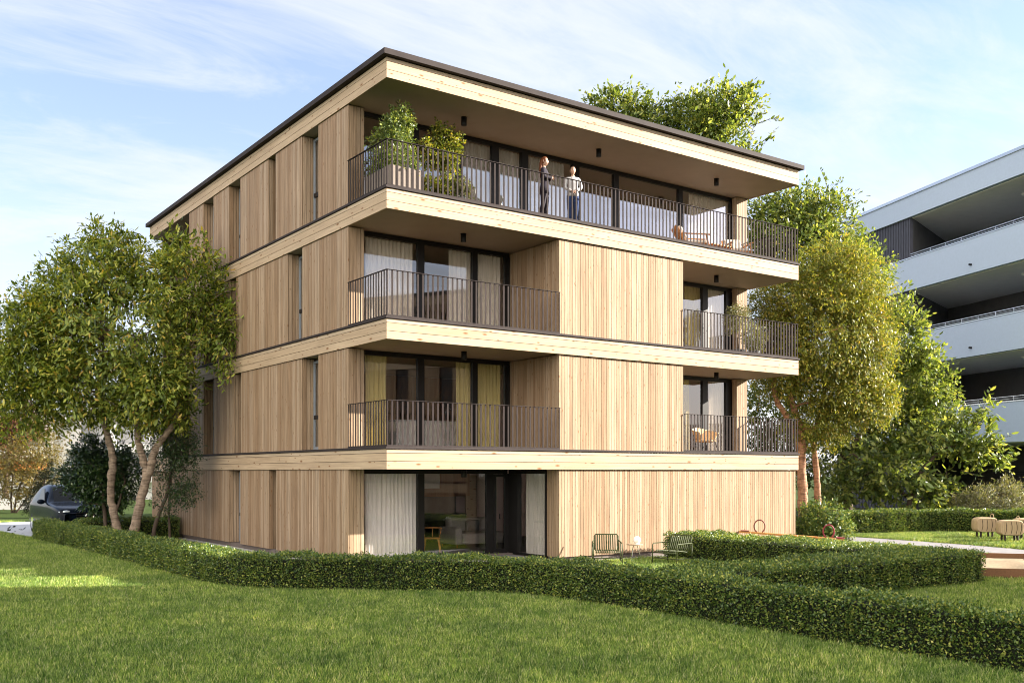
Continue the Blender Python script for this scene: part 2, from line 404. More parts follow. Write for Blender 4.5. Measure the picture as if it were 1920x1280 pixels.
# --- left facade: runs of battens, window recesses (r) and narrow slots (s)
ROW = [
    [(2.0, 6.58), (7.06, 9.41, 's'), (10.34, 18.9, 'r')],
    [(2.0, 3.77), (4.75, 9.36, 'r'), (9.87, 11.84, 's'), (12.8, 14.38, 'r')],
    [(2.0, 4.78), (5.71, 9.77, 'r'), (10.2, 11.84, 's'), (12.8, 14.38, 'r')],
    [(2.0, 3.77), (4.75, 6.62, 'r'), (7.1, 9.41, 's'), (10.34, 11.84, 'r'), (12.8, 14.38, 'r')]]
DR = .33
for k, row in enumerate(ROW):
    for i, seg in enumerate(row):
        a, b = seg[0], seg[1]; ex = []
        if i > 0: ex.append(((XW + .026, a), (XW + DR, a), (0, -1)))              # jamb that looks towards the street corner
        if i < len(row) - 1: ex.append(((XW + DR, b), (XW + .026, b), (0, 1)))
        elif b < 15: ex.append(((1.6, b), (XW + .026, b), (0, 1)))
        panel((XW, a + (.026 if i else 0)), (XW, b - .026), WB[k], WT[k], (-1, 0), extra=ex)
        if i > 0:
            pb = row[i - 1][1]
            if seg[2] == 'r':                                                     # window at the back of the recess
                fr = MB(); x0, x1 = XW + DR - .03, XW + DR + .03; z0, z1 = WB[k] + .02, WT[k] - .06
                fr.box(x0, x1, pb + .03, pb + .08, z0, z1); fr.box(x0, x1, a - .085, a - .03, z0, z1)
                for zz0, zz1 in ((z0, z0 + .06), (z1 - .06, z1)): fr.box(x0 + .002, x1 - .002, pb + .08, a - .085, zz0, zz1)
                wn = fr.build('side_window', M['sash'], house)
                MB().box(x0 - .012, x0 + .05, pb + .081, a - .086, z0 + .80, z0 + .90).build('transom', M['frame'], wn)
                MB().box(x0 + .02, x0 + .03, pb + .07, a - .07, z0 + .03, z1 - .03).build('pane', M['glass_dark'], wn)
            else:
                MB().box(XW + DR, XW + DR + .02, pb, a, WB[k], WT[k]).build('slot_back', M['backing'], house)
# --- cores behind the battens
for k in range(4):
    e = 18.9 if k == 0 else 14.3
    cr = MB(); z0 = WB[k] if k else .02; z1 = WT[k]
    cr.box(.42, .58, YG + .12, e, z0 + .011, z1 + .02); 
    if k: cr.box(14.24, 14.28, YG + .12, 18.9, z0 + .011, z1 + .02)
    else: cr.box(14.24, 14.28, YG + .12, 3.0, z0 + .011, z1 + .02); cr.box(14.24, 14.28, 6.6, 18.9, z0 + .011, z1 + .02)
    cr.box(.42, 14.28, 18.78, 18.9, z0 + .011, z1 + .02)
    cr.build('inner_wall', M['roomdark'], house)
    if k:   # rear loggia: dark back wall with the end screen
        MB().box(1.6, 1.7, 14.3, 18.78, z0, z1).build('loggia_wall', M['backing'], house)
MB().box(.10, 14.30, 2.06, 18.85, 0.0, .15).build('plinth', M['plinth'], house)
MB().box(XP0 + .07, 14.30, .13, 2.055, 0.0, .15).build('plinth', M['plinth'], house)

# --- rooms behind the front glazing
for k in range(4):
    z0, z1 = FL[k], ZB[k] + .011
    rm = MB(); yb = 7.5
    rm.box(.585, 14.235, yb, yb + .1, z0, z1); rm.box(.585, .64, YG + .15, yb, z0, z1); 
    if k: rm.box(14.18, 14.235, YG + .15, yb, z0, z1)
    else: rm.box(14.18, 14.235, YG + .15, 3.0, z0, z1); rm.box(14.18, 14.235, 6.6, yb, z0, z1)
    if k in (1, 2): rm.box(6.9, 7.0, YG + .15, yb, z0, z1); rm.box(9.5, 9.6, YG + .15, yb, z0, z1)
    if k == 0: rm.box(XP0 + .16, 14.2, .20, .26, z0, z1); rm.box(XP0 + .16, XP0 + .22, .27, .60, z0, z1)
    o = rm.build('room_wall', M['roomwall'], house)
    fl = MB()
    for i in range(11): fl.box(.6, 14.2, YG + .05 + i * .47, YG + .05 + i * .47 + .466, z0 - .02, z0 - .002)
    if k == 0: fl.box(XP0 + .22, 14.2, .27, YG + .045, z0 - .02, z0 - .002)
    fl.build('room_floor', M['roomfloor'], house)

# --- added unseen side window lets the low sun into the ground-floor room
fr = MB(); z0, z1 = FL[0] + .02, ZB[0] - .03
fr.box(14.26, 14.33, 3.01, 3.08, z0, z1); fr.box(14.26, 14.33, 6.52, 6.59, z0, z1); fr.box(14.26, 14.33, 4.76, 4.84, z0, z1); fr.box(14.262, 14.328, 3.081, 6.519, z1 - .08, z1 - .001); fr.box(14.262, 14.328, 3.081, 6.519, z0, z0 + .06)
f = fr.build('added_window', M['frame'], house)
MB().box(14.29, 14.30, 3.05, 6.55, z0 + .03, z1 - .05).build('pane', M['glass'], f)
# --- glazing
def glazing(x0, x1, z0, z1, mull, y=YG, wide=(), gm='glass'):
    """one glazed front: a frame mesh with its panes as children"""
    fr = MB(); d0, d1 = y - .045, y + .045
    fr.box(x0, x1, d0, d1, z1 - .11, z1 - .001); fr.box(x0, x1, d0, d1, z0, z0 + .05)
    xs = [(x0, x0 + .06)] + [(a, b) for a, b in mull] + [(x1 - .06, x1)]
    for a, b in xs: fr.box(a, b, d0 - .012, d1 + .012, z0 + .051, z1 - .111)
    for (a, b) in wide: fr.box(a, b, d0 + .01, d1 - .01, z0 + .052, z1 - .112)
    f = fr.build('window_front', M['frame'], house)
    for (a, b), (c, d) in zip(xs[:-1], xs[1:]):
        if c - b > .12: MB().box(b - .01, c + .01, y - .006, y + .006, z0 + .04, z1 - .10).build('pane', M[gm], f)
    return f
def MU(*ps): return [(fY(p) - .045, fY(q) + .045) for p, q in ps]
for k in (1, 2):
    glazing(.46, XP0 - .03, FL[k], ZB[k] + .0, MU((785, 791), (887, 891)), wide=[(fY(945), XP0 - .03)], gm='glass_mid')
    glazing(XP1 + .03, 13.85, FL[k], ZB[k], MU((1317, 1323), (1361, 1367)), wide=[(fY(1367), 13.82)], gm='glass_mid')
glazing(.46, 13.85, FL[3], ZB[3], MU((775, 781), (857, 861), (923, 931), (978, 986), (1074, 1082), (1151, 1156), (1272, 1276)), wide=[(fY(1371), 13.82)])
glazing(.46, XP0 - .1, FL[0], ZB[0], MU((785, 791), (914, 920)), wide=[], gm='glass_clear')
# ground floor: the recess has a glazed side as well, with a broad dark corner post
fr = MB(); xg = XP0 + .02
fr.box(xg - .04, xg + .04, .6, YG, ZB[0] - .11, ZB[0]); fr.box(xg - .04, xg + .04, .6, YG, FL[0], FL[0] + .05)
fr.box(xg - .09, xg + .05, 1.78, YG + .06, FL[0] + .051, ZB[0] - .111); fr.box(xg - .045, xg + .045, .575, .63, FL[0] + .051, ZB[0] - .111)
f = fr.build('window_front', M['frame'], house)
MB().box(xg - .006, xg + .006, .62, 1.8, FL[0] + .04, ZB[0] - .1).build('pane', M['glass_clear'], f)
fr = MB()
dx0, dx1 = fY(921), fY(951)
fr.box(dx0 + .02, dx0 + .12, YG - .075, YG - .05, FL[0] + .06, ZB[0] - .115); fr.box(dx1 - .14, dx1, YG - .075, YG - .05, FL[0] + .06, ZB[0] - .115)
fr.box(dx0 + .121, dx1 - .141, YG - .075, YG - .05, ZB[0] - .20, ZB[0] - .115); fr.box(dx0 + .121, dx1 - .141, YG - .075, YG - .05, FL[0] + .06, FL[0] + .15)
door = fr.build('balcony_door', M['frame'], house)
MB().box(dx0 + .2, dx0 + .22, YG - .115, YG - .076, FL[0] + .95, FL[0] + 1.1).build('handle', M['rail'], door)

# --- railings
def railing(pts, z):
    mb = MB(); hr = MB(); zt = z + 1.055; zl = z + .05
    for (a, b) in zip(pts[:-1], pts[1:]):
        a = np.array(a, float); b = np.array(b, float); ln = np.linalg.norm(b - a); u = (b - a) / ln
        n = max(1, round(ln / .134))
        for i in range(n + 1):
            c = a + u * (ln * i / n); 
            p = c - u * .021; q = c + u * .021
            if i == 0: p = c
            if i == n: q = c
            mb.bar((p[0], p[1], (z + zt) / 2), (q[0], q[1], (z + zt) / 2), .010, zt - z - .012)
        mb.bar((*a, zl - .03), (*b, zl - .03), .012, .04)
        e = .006
        hr.bar((*(a - u * e), zt), (*(b + u * e), zt), .05, .012)
    r = mb.build('balcony_railing', M['rail'], house); hr.build('handrail', M['rail'], r)
i0 = .015
railing([(i0, 1.98), (i0, i0), (XE - i0, i0), (XE - i0, 1.98)], ZB[2] + .515)
for k in (0, 1):
    railing([(i0, 1.98), (i0, i0), (XP0 - .006, i0)], ZB[k] + .515)
    railing([(XP1 + .006, i0), (XE - i0, i0), (XE - i0, 1.98)], ZB[k] + .515)

# --- ceiling lamps under the soffits
lamps = [(2.81, 1.15, 3, 'black cylinder lamp under the roof soffit, beside the potted trees'), (7.18, 1.05, 3, 'black cylinder lamp under the middle of the roof soffit'),
         (11.88, 1.05, 3, 'black cylinder lamp under the roof soffit above the wooden lounge chairs'),
         (2.75, 1.08, 2, 'black cylinder lamp on the third-floor balcony ceiling by the cream curtains'), (11.86, 1.03, 2, 'black cylinder lamp on the balcony ceiling above the potted olive trees'),
         (2.78, 1.1, 1, 'black cylinder lamp on the balcony ceiling in front of the mustard curtains'), (11.88, 1.05, 1, 'black cylinder lamp on the balcony ceiling above the wicker armchair'),
         (2.78, 1.1, 0, 'black cylinder lamp on the ceiling of the ground-floor terrace')]
lm = None
for x, y, k, lb in lamps:
    zc = ZB[k] + .012
    if lm is None:
        lm = thing('ceiling_lamp', lb, 'lamp', (x, y, zc), 0, 'black cylinder lamps under the balconies')
        MB().lathe((x, y, zc), [(.066, -.21), (.07, -.205), (.07, -.012)], 20).build('lamp_housing', M['frame'], lm, True)
        MB().lathe((x, y, zc), [(.075, -.012), (.075, 0)], 20).build('ceiling_plate', M['frame'], lm)
    else: dup(lm, (x, y, zc), 0, lb)

# --- curtains
def curtain(x0, x1, z0, z1, y, mat, label, folds=None, gather=.0, axis='x'):
    n = max(24, int((x1 - x0) * 60)); m = 14; fo = folds or (x1 - x0) / .115; ph = random.uniform(0, 6)
    V = []
    for j in range(m + 1):
        v = j / m; z = z0 + (z1 - z0) * v; am = .030 + .016 * (1 - v)
        for i in range(n + 1):
            u = i / n; xx = x0 + (x1 - x0) * u
            wv = math.sin(u * fo * 6.283 + ph + .5 * math.sin(u * 7 + ph)) + .35 * math.sin(u * fo * 2.7 * 6.283 + v * .8 + ph)
            dx = .012 * math.sin(3 * v + 9 * u + ph)
            V.append((xx + dx, y + am * wv, z) if axis == 'x' else (y + am * wv, xx + dx, z))
    w_ = n + 1
    mb = MB(); mb.add(V, [(j * w_ + i, j * w_ + i + 1, (j + 1) * w_ + i + 1, (j + 1) * w_ + i) for j in range(m) for i in range(n)])
    o = mb.build('curtain', mat, None, True)
    c = V[0]
    o.data.transform(Matrix.Translation((-c[0], -c[1], -z0))); o.location = (c[0], c[1], z0)
    return tag(o, label, 'curtain', 'curtains behind the glazing')
def cur(px0, px1, k, mat, label, dy=.17):
    curtain(fY(px0, YG + dy), fY(px1, YG + dy), FL[k] + .02, ZB[k] - .09, YG + dy, M[mat], label)
cur(745, 768, 3, 'curtain', 'narrow cream curtain on the top floor between the two potted trees')
cur(868, 921, 3, 'curtain_grey', 'wide beige curtain on the top floor just right of the golden potted tree')
cur(934, 976, 3, 'curtain_grey', 'beige curtain behind the top-floor pane left of the two women')
cur(990, 1058, 3, 'curtain_grey', 'beige curtain on the top floor directly behind the two women')
cur(1291, 1364, 3, 'curtain', 'long cream curtain behind the wooden lounge chairs on the top balcony')
cur(686, 772, 2, 'curtain', 'broad cream curtain in the left corner of the third-floor glazing')
cur(842, 884, 2, 'curtain', 'cream curtain in the middle pane of the third-floor glazing')
cur(894, 938, 2, 'curtain', 'cream curtain beside the wooden side wall of the third-floor balcony')
cur(1284, 1316, 2, 'curtain_yellow', 'brown curtain next to the wood panel behind the olive tree balcony')
cur(1326, 1358, 2, 'curtain', 'pale curtain behind the potted olive trees')
cur(686, 726, 1, 'curtain_yellow', 'mustard curtain in the left corner of the second-floor glazing')
cur(856, 884, 1, 'curtain_yellow', 'mustard curtain right of the white kitchen island')
cur(894, 938, 1, 'curtain_yellow', 'mustard curtain beside the wooden side wall of the second-floor balcony')
cur(1327, 1357, 1, 'curtain', 'beige curtain behind the wicker armchair')
cur(1283, 1292, 1, 'curtain_yellow', 'narrow brown curtain at the far left of the wicker armchair balcony')
cur(686, 783, 0, 'curtain_pink', 'wide pale pink sheer curtain on the ground floor left of the dining table')
curtain(.60, 1.72, FL[0] + .02, ZB[0] - .1, XP0 + .19, M['curtain_grey'], 'grey curtain in the side glazing of the ground-floor recess', axis='y')
curtain(3.1, 6.5, FL[0] + .02, ZB[0] - .1, 14.12, M['sheer'], 'white sheer curtain added in the unseen side window of the ground-floor room', axis='y')  # added curtain: spreads the side window's light and closes the view through it
# ================================================================== things inside and on the balconies
M['orange'] = wood('oiled_teak', [(0, (.42, .17, .05)), (1, (.55, .25, .09))], 0, .45, .6, .1)
M['wicker'] = plain('wicker', (.62, .43, .25), .7, 0, .25, 40, .5)
M['cushion'] = plain('cushion_cloth', (.62, .55, .47), .9, 0, .08, 10)
M['sofa'] = plain('sofa_cloth', (.34, .30, .28), .9, 0, .08, 12)
M['dark'] = plain('dark_laminate', (.035, .032, .030), .35, 0, .1, 3)
M['steel'] = plain('brushed_steel', (.55, .55, .55), .25, .9, .05, 8)
M['greymat'] = plain('grey_pot', (.10, .105, .11), .7, 0, .2, 8, .2)
M['greyback'] = plain('grey_splashback', (.13, .14, .14), .4, 0, .15, 3)

# ground floor kitchen-dining room
k0 = FL[0]; yb = 7.45
kt = thing('kitchen_units', 'brown wood kitchen wall cabinets above a dark counter in the ground-floor room', 'kitchen units', (3.6, yb - .6, k0))
xa, xb = fY(800, yb - .6), fY(858, yb - .6)
mb = MB()
for i in range(6): mb.box(xa - 1.5 + i * .62, min(xa - 1.5 + (i + 1) * .62 - .006, xb), yb - .6, yb, k0 + 1.45, ZB[0] - .02)
mb.build('wall_cabinet', M['panelwood'], kt)
MB().box(xa - 1.5, xb + .3, yb - .04, yb - .005, k0 + .9, k0 + 1.44).build('splashback', M['greyback'], kt)
MB().box(xa - 1.5, xb + .3, yb - .65, yb - .045, k0, k0 + .86).build('base_cabinet', M['dark'], kt)
MB().box(xa - 1.5, xb + .3, yb - .68, yb - .042, k0 + .862, k0 + .90).build('counter', M['dark'], kt)
MB().box(xa - 1.5, fY(813, yb - .62), yb - .98, yb - .61, k0 + 1.72, ZB[0] - .02).build('extractor_hood', M['white'], kt)
x0, x1 = fY(872, 7.4), fY(887, 7.4)
dr = MB().box(x0, x1 + .12, 7.36, 7.42, k0, k0 + 2.12).build('room_door', M['fascia_x'], house)
MB().box(x0 + .05, x0 + .14, 7.30, 7.355, k0 + 1.0, k0 + 1.03).build('handle', M['steel'], dr)
# dining table and chairs
tb = thing('dining_table', 'round black dining table in the ground-floor room', 'table', (2.45, 3.6, k0))
MB().lathe((2.45, 3.6, k0), [(.6, .715), (.62, .72), (.62, .735), (.6, .74)], 32).build('tabletop', M['dark'], tb)
MB().lathe((2.45, 3.6, k0), [(.26, 0), (.26, .02), (.05, .05), (.04, .7)], 20).build('pedestal', M['dark'], tb, True)
def dining_chair(x, y, rz, label):
    t = thing('dining_chair', label, 'chair', (x, y, k0), 0, 'wooden dining chairs')
    for sx in (-1, 1):
        for sy in (-1, 1):
            MB().tube([(x + sx * .24, y + sy * .24, k0), (x + sx * .17, y + sy * .17, k0 + (.44 if sy < 0 else .45))], [.014, .018], 8).build('leg', M['orange'], t, True)
    MB().box(x - .22, x + .22, y - .21, y + .21, k0 + .44, k0 + .475).build('seat', M['orange'], t, bevel=.012)
    pts = [(x + .25 * math.cos(a), y + .02 + .25 * math.sin(a), k0 + .72) for a in np.linspace(-.3, math.pi + .3, 14)]
    MB().tube(pts, .02, 8).build('backrest', M['orange'], t, True)
    mb = MB()
    for a in (.2, math.pi / 2, math.pi - .2): mb.tube([(x + .2 * math.cos(a), y + .18 * math.sin(a), k0 + .47), (x + .25 * math.cos(a), y + .02 + .25 * math.sin(a), k0 + .71)], .012, 6)
    mb.build('back_post', M['orange'], t, True)
    t.rotation_euler.z = rz
    return t
dining_chair(2.12, 2.72, .5, 'wooden dining chair at the black table, nearer the sheer curtain')
dining_chair(2.95, 2.95, -.6, 'wooden dining chair at the black table, nearer the terrace door')
sf = thing('sofa', 'grey upholstered sofa seen through the terrace door', 'sofa', (5.4, 4.6, k0))
MB().box(4.75, 6.4, 4.25, 5.15, k0 + .12, k0 + .44).build('seat', M['sofa'], sf, bevel=.05)
MB().box(4.75, 6.4, 4.95, 5.25, k0 + .445, k0 + .86).build('backrest', M['sofa'], sf, bevel=.08)
MB().box(4.5, 4.74, 4.2, 5.2, k0 + .12, k0 + .62).build('armrest', M['sofa'], sf, bevel=.05)
MB().box(5.25, 5.7, 4.75, 4.92, k0 + .45, k0 + .80).build('cushion', M['greymat'], sf, bevel=.06)
for x in (4.6, 6.3):
    for y in (4.3, 5.1): MB().tube([(x, y, k0), (x, y, k0 + .12)], .02, 8).build('leg', M['orange'], sf)
# second-floor kitchen island
z1 = FL[1]
ki = thing('kitchen_island', 'white kitchen island with an arched tap on the second floor', 'kitchen island', (3.4, 4.2, z1))
MB().box(fY(742, 3.9), fY(868, 3.9), 3.9, 4.8, z1, z1 + .87).build('island_body', M['white'], ki)
MB().box(fY(742, 3.9) - .02, fY(868, 3.9) + .02, 3.88, 4.82, z1 + .872, z1 + .91).build('worktop', M['white'], ki)
cx = fY(836, 4.3)
MB().tube([(cx, 4.3, z1 + .91), (cx, 4.3, z1 + 1.2)] + [(cx + .11 - .11 * math.cos(a), 4.3, z1 + 1.2 + .11 * math.sin(a)) for a in np.linspace(.2, math.pi, 10)] + [(cx + .22, 4.3, z1 + 1.12)], .013, 8).build('tap', M['steel'], ki, True)
mb = MB()
for i in range(8): mb.box(.7 + i * .75, .7 + i * .75 + .745, 7.3, 7.48, z1, ZB[1] - .02)
tag(mb.build('tall_cupboard', M['panelwood']), 'dark brown tall cupboards along the back wall of the second-floor room', 'cupboard')

# wicker armchair on the second-floor right balcony
wx, wy = fY(1325, 1.1), 1.1
wc = thing('wicker_armchair', 'pale wicker shell armchair on thin dark legs on the right balcony', 'armchair', (wx, wy, z1))
V = []; n, m = 18, 9
for j in range(m + 1):
    v = j / m
    for i in range(n + 1):
        a = -2.0 + 4.0 * i / n
        rx = .18 + .22 * v ** .6; hh = .40 + v * (.44 - .16 * abs(a) / 2.0)
        V.append((wx + rx * math.sin(a) * 1.05, wy + .05 + rx * math.cos(a) * .9, z1 + hh))
mb = MB(); w_ = n + 1
mb.add(V, [(j * w_ + i, j * w_ + i + 1, (j + 1) * w_ + i + 1, (j + 1) * w_ + i) for j in range(m) for i in range(n)])
mb.lathe((wx, wy + .05, z1), [(.30, .39), (.33, .40), (.33, .44), (.30, .45)], 24)
sh = mb.build('seat_shell', M['wicker'], wc, True); so_ = sh.modifiers.new('s', 'SOLIDIFY'); so_.thickness = .03
for sx in (-1, 1):
    for sy in (-1, 1): MB().tube([(wx + sx * .30, wy + .05 + sy * .28, z1), (wx + sx * .2, wy + .05 + sy * .2, z1 + .40)], .009, 6).build('leg', M['rail'], wc)
# lounge chairs on the top balcony
z3 = FL[3]
def lounge(x, y, rz, label):
    t = thing('lounge_chair', label, 'lounge chair', (x, y, z3), 0, 'teak lounge chairs on the top balcony')
    for sx in (-1, 1):
        mb = MB(); mb.bar((x + sx * .32, y - .38, z3), (x + sx * .32, y - .30, z3 + .56), .04, .05); mb.bar((x + sx * .32, y + .34, z3), (x + sx * .32, y + .42, z3 + .60), .04, .05)
        mb.build('leg_frame', M['orange'], t)
        MB().bar((x + sx * .32, y - .42, z3 + .57), (x + sx * .32, y + .44, z3 + .60), .07, .025).build('armrest', M['orange'], t)
    mb = MB()
    for i in range(8): mb.box(x - .30, x + .30, y - .34 + i * .08, y - .34 + i * .08 + .06, z3 + .30, z3 + .325)
    mb.build('seat', M['orange'], t)
    mb = MB()
    for i in range(7): mb.bar((x - .28 + i * .09, y + .32, z3 + .32), (x - .28 + i * .09, y + .62, z3 + .84), .06, .02)
    mb.build('backrest', M['orange'], t)
    MB().box(x - .27, x + .27, y - .32, y + .26, z3 + .328, z3 + .42).build('seat_cushion', M['cushion'], t, bevel=.03)
    mb = MB(); mb.bar((x, y + .26, z3 + .40), (x, y + .50, z3 + .84), .5, .09); mb.build('back_cushion', M['cushion'], t, bevel=.02)
    t.rotation_euler.z = rz; return t
lounge(fY(1299, 1.0), .95, 1.0, 'teak lounge chair on the top balcony by the long cream curtain')
lounge(fY(1385, .9), .95, -.5, 'teak lounge chair with pale cushions on the top balcony by the right pier')
ct = thing('coffee_table', 'low teak coffee table between the two lounge chairs', 'table', (fY(1340, .8), .75, z3)); cx = ct.location.x
mb = MB()
for i in range(7): mb.box(cx - .45, cx + .45, .45 + i * .086, .45 + i * .086 + .07, z3 + .30, z3 + .33)
mb.build('tabletop', M['orange'], ct)
for sx in (-1, 1):
    for y in (.5, 1.0): MB().box(cx + sx * .4 - .025, cx + sx * .4 + .025, y - .025, y + .025, z3, z3 + .298).build('leg', M['orange'], ct)
# ================================================================== ground
def noise2(t, sc, det=6, rough=.6, kind='Object', scale=(1, 1, 1)):
    mp = mapped(t, scale, kind); n = node(t, 'ShaderNodeTexNoise', Scale=sc, Detail=float(det), Roughness=rough); link(t, mp.outputs[0], n.inputs['Vector']); return n.outputs['Fac']
m, t, b = newmat('lawn_soil'); M['lawn'] = m
c = ramp(t, noise2(t, 1.2), [(.3, (.022, .040, .008)), (.55, (.036, .060, .012)), (.75, (.055, .080, .018))])
c = mixc(t, .6, c, ramp(t, noise2(t, 30), [(.3, (.015, .026, .006)), (.7, (.06, .09, .02))]))
link(t, c, b.inputs['Base Color']); b.inputs['Roughness'].default_value = .95; b.inputs['Specular IOR Level'].default_value = .1
bp = node(t, 'ShaderNodeBump', Strength=.9, Distance=.04); link(t, noise2(t, 45), bp.inputs['Height']); link(t, bp.outputs[0], b.inputs['Normal'])
M['path'] = plain('pale_gravel_path', (.21, .20, .205), .9, 0, .14, 3, .3)
M['road'] = plain('pale_asphalt', (.33, .34, .36), .85, 0, .08, 2, .2)
M['gravel'] = plain('gravel', (.40, .38, .36), .9, 0, .35, 50, .5)
struct(MB().quad((-400, -400, 0), (400, -400, 0), (400, 600, 0), (-400, 600, 0)).build('ground', M['lawn']))
def strip(pts, wd):
    P = np.array(pts, float)
    for _ in range(3):
        Q = [P[0]]
        for a, b2 in zip(P[:-1], P[1:]): Q += [a * .75 + b2 * .25, a * .25 + b2 * .75]
        P = np.array(Q + [P[-1]])
    T = np.gradient(P, axis=0); T /= np.linalg.norm(T, axis=1)[:, None]; Nn = np.stack([-T[:, 1], T[:, 0]], 1)
    return P, P + Nn * wd / 2, P - Nn * wd / 2
PATH = [(18.8, 30), (18.8, 10), (18.8, 3), (18.6, -1), (18.2, -3.6), (17.2, -6.2), (15.2, -9.2)]
P, A, B = strip(PATH, 2.5); pathP = P
mb = MB()
for i in range(len(P) - 1): mb.quad((*A[i], .012), (*B[i], .012), (*B[i + 1], .012), (*A[i + 1], .012))
struct(mb.build('path', M['path']))
mb = MB(); mb.box(-.46, .095, 1.5, 19.0, -.02, .03); mb.box(XP0, 14.3, -.36, .125, -.02, .03)
struct(mb.build('gravel_strip', M['gravel']))
mb = MB(); COURT = [(-4.35, 18.4), (-4.75, 23), (-6.2, 27), (-30, 30), (-30, 33.5), (-3.5, 31), (10, 31.3), (30, 31.3), (30, 27), (16, 22), (8, 19.4), (0, 19.4)]
mb.add([(x, y, .012) for x, y in COURT], [tuple(range(len(COURT)))]); struct(mb.build('road', M['road']))

struct(MB().box(.46, XP0, .0, YG - .05, -.02, .10).build('terrace', M['path']))

# ================================================================== hedges
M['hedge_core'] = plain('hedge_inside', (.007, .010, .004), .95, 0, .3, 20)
M['hedge'] = leaf('hedge_leaf', [(0, (.020, .052, .010)), (.4, (.060, .112, .020)), (.68, (.130, .190, .036)), (.9, (.22, .26, .048)), (1, (.34, .34, .08))], .22, .38, .45)
def leaves(P, D, Ln, Wd, fold=.25, jit=.2, up=None, blunt=False):
    """diamond leaves from base points P along unit directions D"""
    n = len(P); Ln = Ln * (1 + jit * rng.normal(size=n)).clip(.5, 1.6); s = rng.normal(size=(n, 3)); s -= D * (s * D).sum(1)[:, None]; s /= np.linalg.norm(s, axis=1)[:, None]
    if up is not None:   # prefer leaf faces that look up/outward
        s2 = np.cross(D, up); k = np.linalg.norm(s2, axis=1)[:, None]; s = s * .45 + s2 / np.maximum(k, 1e-3); s -= D * (s * D).sum(1)[:, None]; s /= np.linalg.norm(s, axis=1)[:, None]
    nn = np.cross(D, s); L_ = Ln[:, None]; W_ = (Ln * Wd)[:, None]
    if blunt:
        q = np.empty((n, 6, 3)); q[:, 0] = P; q[:, 3] = P + D * L_
        for i, (a, w_, sg) in enumerate(((.22, .72, 1), (.66, .86, 1))): q[:, 1 + i] = P + D * L_ * a + s * W_ * w_ + nn * W_ * fold * w_
        for i, (a, w_) in enumerate(((.66, .86), (.22, .72))): q[:, 4 + i] = P + D * L_ * a - s * W_ * w_ + nn * W_ * fold * w_
        return q
    q = np.empty((n, 4, 3)); q[:, 0] = P; q[:, 1] = P + D * L_ * .48 + s * W_ + nn * W_ * fold; q[:, 2] = P + D * L_; q[:, 3] = P + D * L_ * .48 - s * W_ + nn * W_ * fold
    return q
def unit(v): return v / np.maximum(np.linalg.norm(v, axis=-1, keepdims=True), 1e-9)
HEDGES = []
def hedge(pts, wd, h, label, dens=1500, size=.036, group=None):
    P, A, B = strip(pts, wd); HEDGES.append((P, wd)); seg = np.linalg.norm(np.diff(P, axis=0), axis=1); cum = np.r_[0, np.cumsum(seg)]; ln = cum[-1]
    t = thing('hedge', label, 'hedge', (P[len(P) // 2][0], P[len(P) // 2][1], 0), 0, group or 'clipped box hedges')
    def at(s):
        i = np.clip(np.searchsorted(cum, s) - 1, 0, len(seg) - 1); f = ((s - cum[i]) / seg[i])[:, None]
        return P[i] * (1 - f) + P[i + 1] * f, unit(P[i + 1] - P[i])
    out = []
    def put(s, o, z, nrm3):
        p, tg = at(s); nr = np.stack([-tg[:, 1], tg[:, 0]], 1)
        lump = .03 * np.sin(s * 2.1) + .025 * np.sin(s * 5.3 + z * 4) + .02 * np.sin(s * 11 + o * 9)
        base = np.column_stack([p + nr * o[:, None], z]); d3 = np.column_stack([nr * nrm3[:, :1] + tg * nrm3[:, 1:2], nrm3[:, 2]])
        base = base + d3 * (lump + rng.normal(-.012, .028, len(s)))[:, None]
        return base, d3
    for side in (1, -1):
        n = int(ln * h * dens); s = rng.uniform(0, ln, n); z = rng.uniform(.0, 1, n) ** .95 * h
        out.append(put(s, np.full(n, side * wd / 2), z, np.tile((side, 0, .15), (n, 1))))
    n = int(ln * wd * dens * 1.1); s = rng.uniform(0, ln, n); o = rng.uniform(-wd / 2, wd / 2, n)
    out.append(put(s, o, np.full(n, h), np.tile((0, 0, 1.), (n, 1))))
    for e, sg in ((0.0, -1), (ln, 1)):
        n = int(wd * h * dens); out.append(put(np.full(n, e), rng.uniform(-wd / 2, wd / 2, n), rng.uniform(0, h, n), np.tile((0, sg, .1), (n, 1))))
    n = int(ln * 26); s = rng.uniform(0, ln, n); o = rng.uniform(-wd / 2, wd / 2, n)      # young shoots that stick up
    b1, d1 = put(s, o, h + rng.uniform(.0, .055, n), np.tile((0, 0, 1.), (n, 1))); out.append((b1, d1)); out.append((b1 - (0, 0, .02), d1))
    BP = np.concatenate([x[0] for x in out]); DD = np.concatenate([x[1] for x in out])
    D = unit(DD * .75 + rng.normal(0, .75, BP.shape) + (0, 0, .2)); keep = BP[:, 2] > .01
    q = leaves(BP[keep], D[keep], size, .30, .3, .25); npmesh('foliage', q, M['hedge'], t)
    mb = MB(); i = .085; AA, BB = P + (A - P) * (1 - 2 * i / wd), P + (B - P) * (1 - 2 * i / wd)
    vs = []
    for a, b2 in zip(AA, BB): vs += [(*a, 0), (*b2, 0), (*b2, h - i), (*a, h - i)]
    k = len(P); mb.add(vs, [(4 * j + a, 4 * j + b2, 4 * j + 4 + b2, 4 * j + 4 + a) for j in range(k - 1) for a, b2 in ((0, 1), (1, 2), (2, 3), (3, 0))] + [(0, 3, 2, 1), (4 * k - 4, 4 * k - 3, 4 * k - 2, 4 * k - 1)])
    mb.build('hedge_body', M['hedge_core'], t); return t
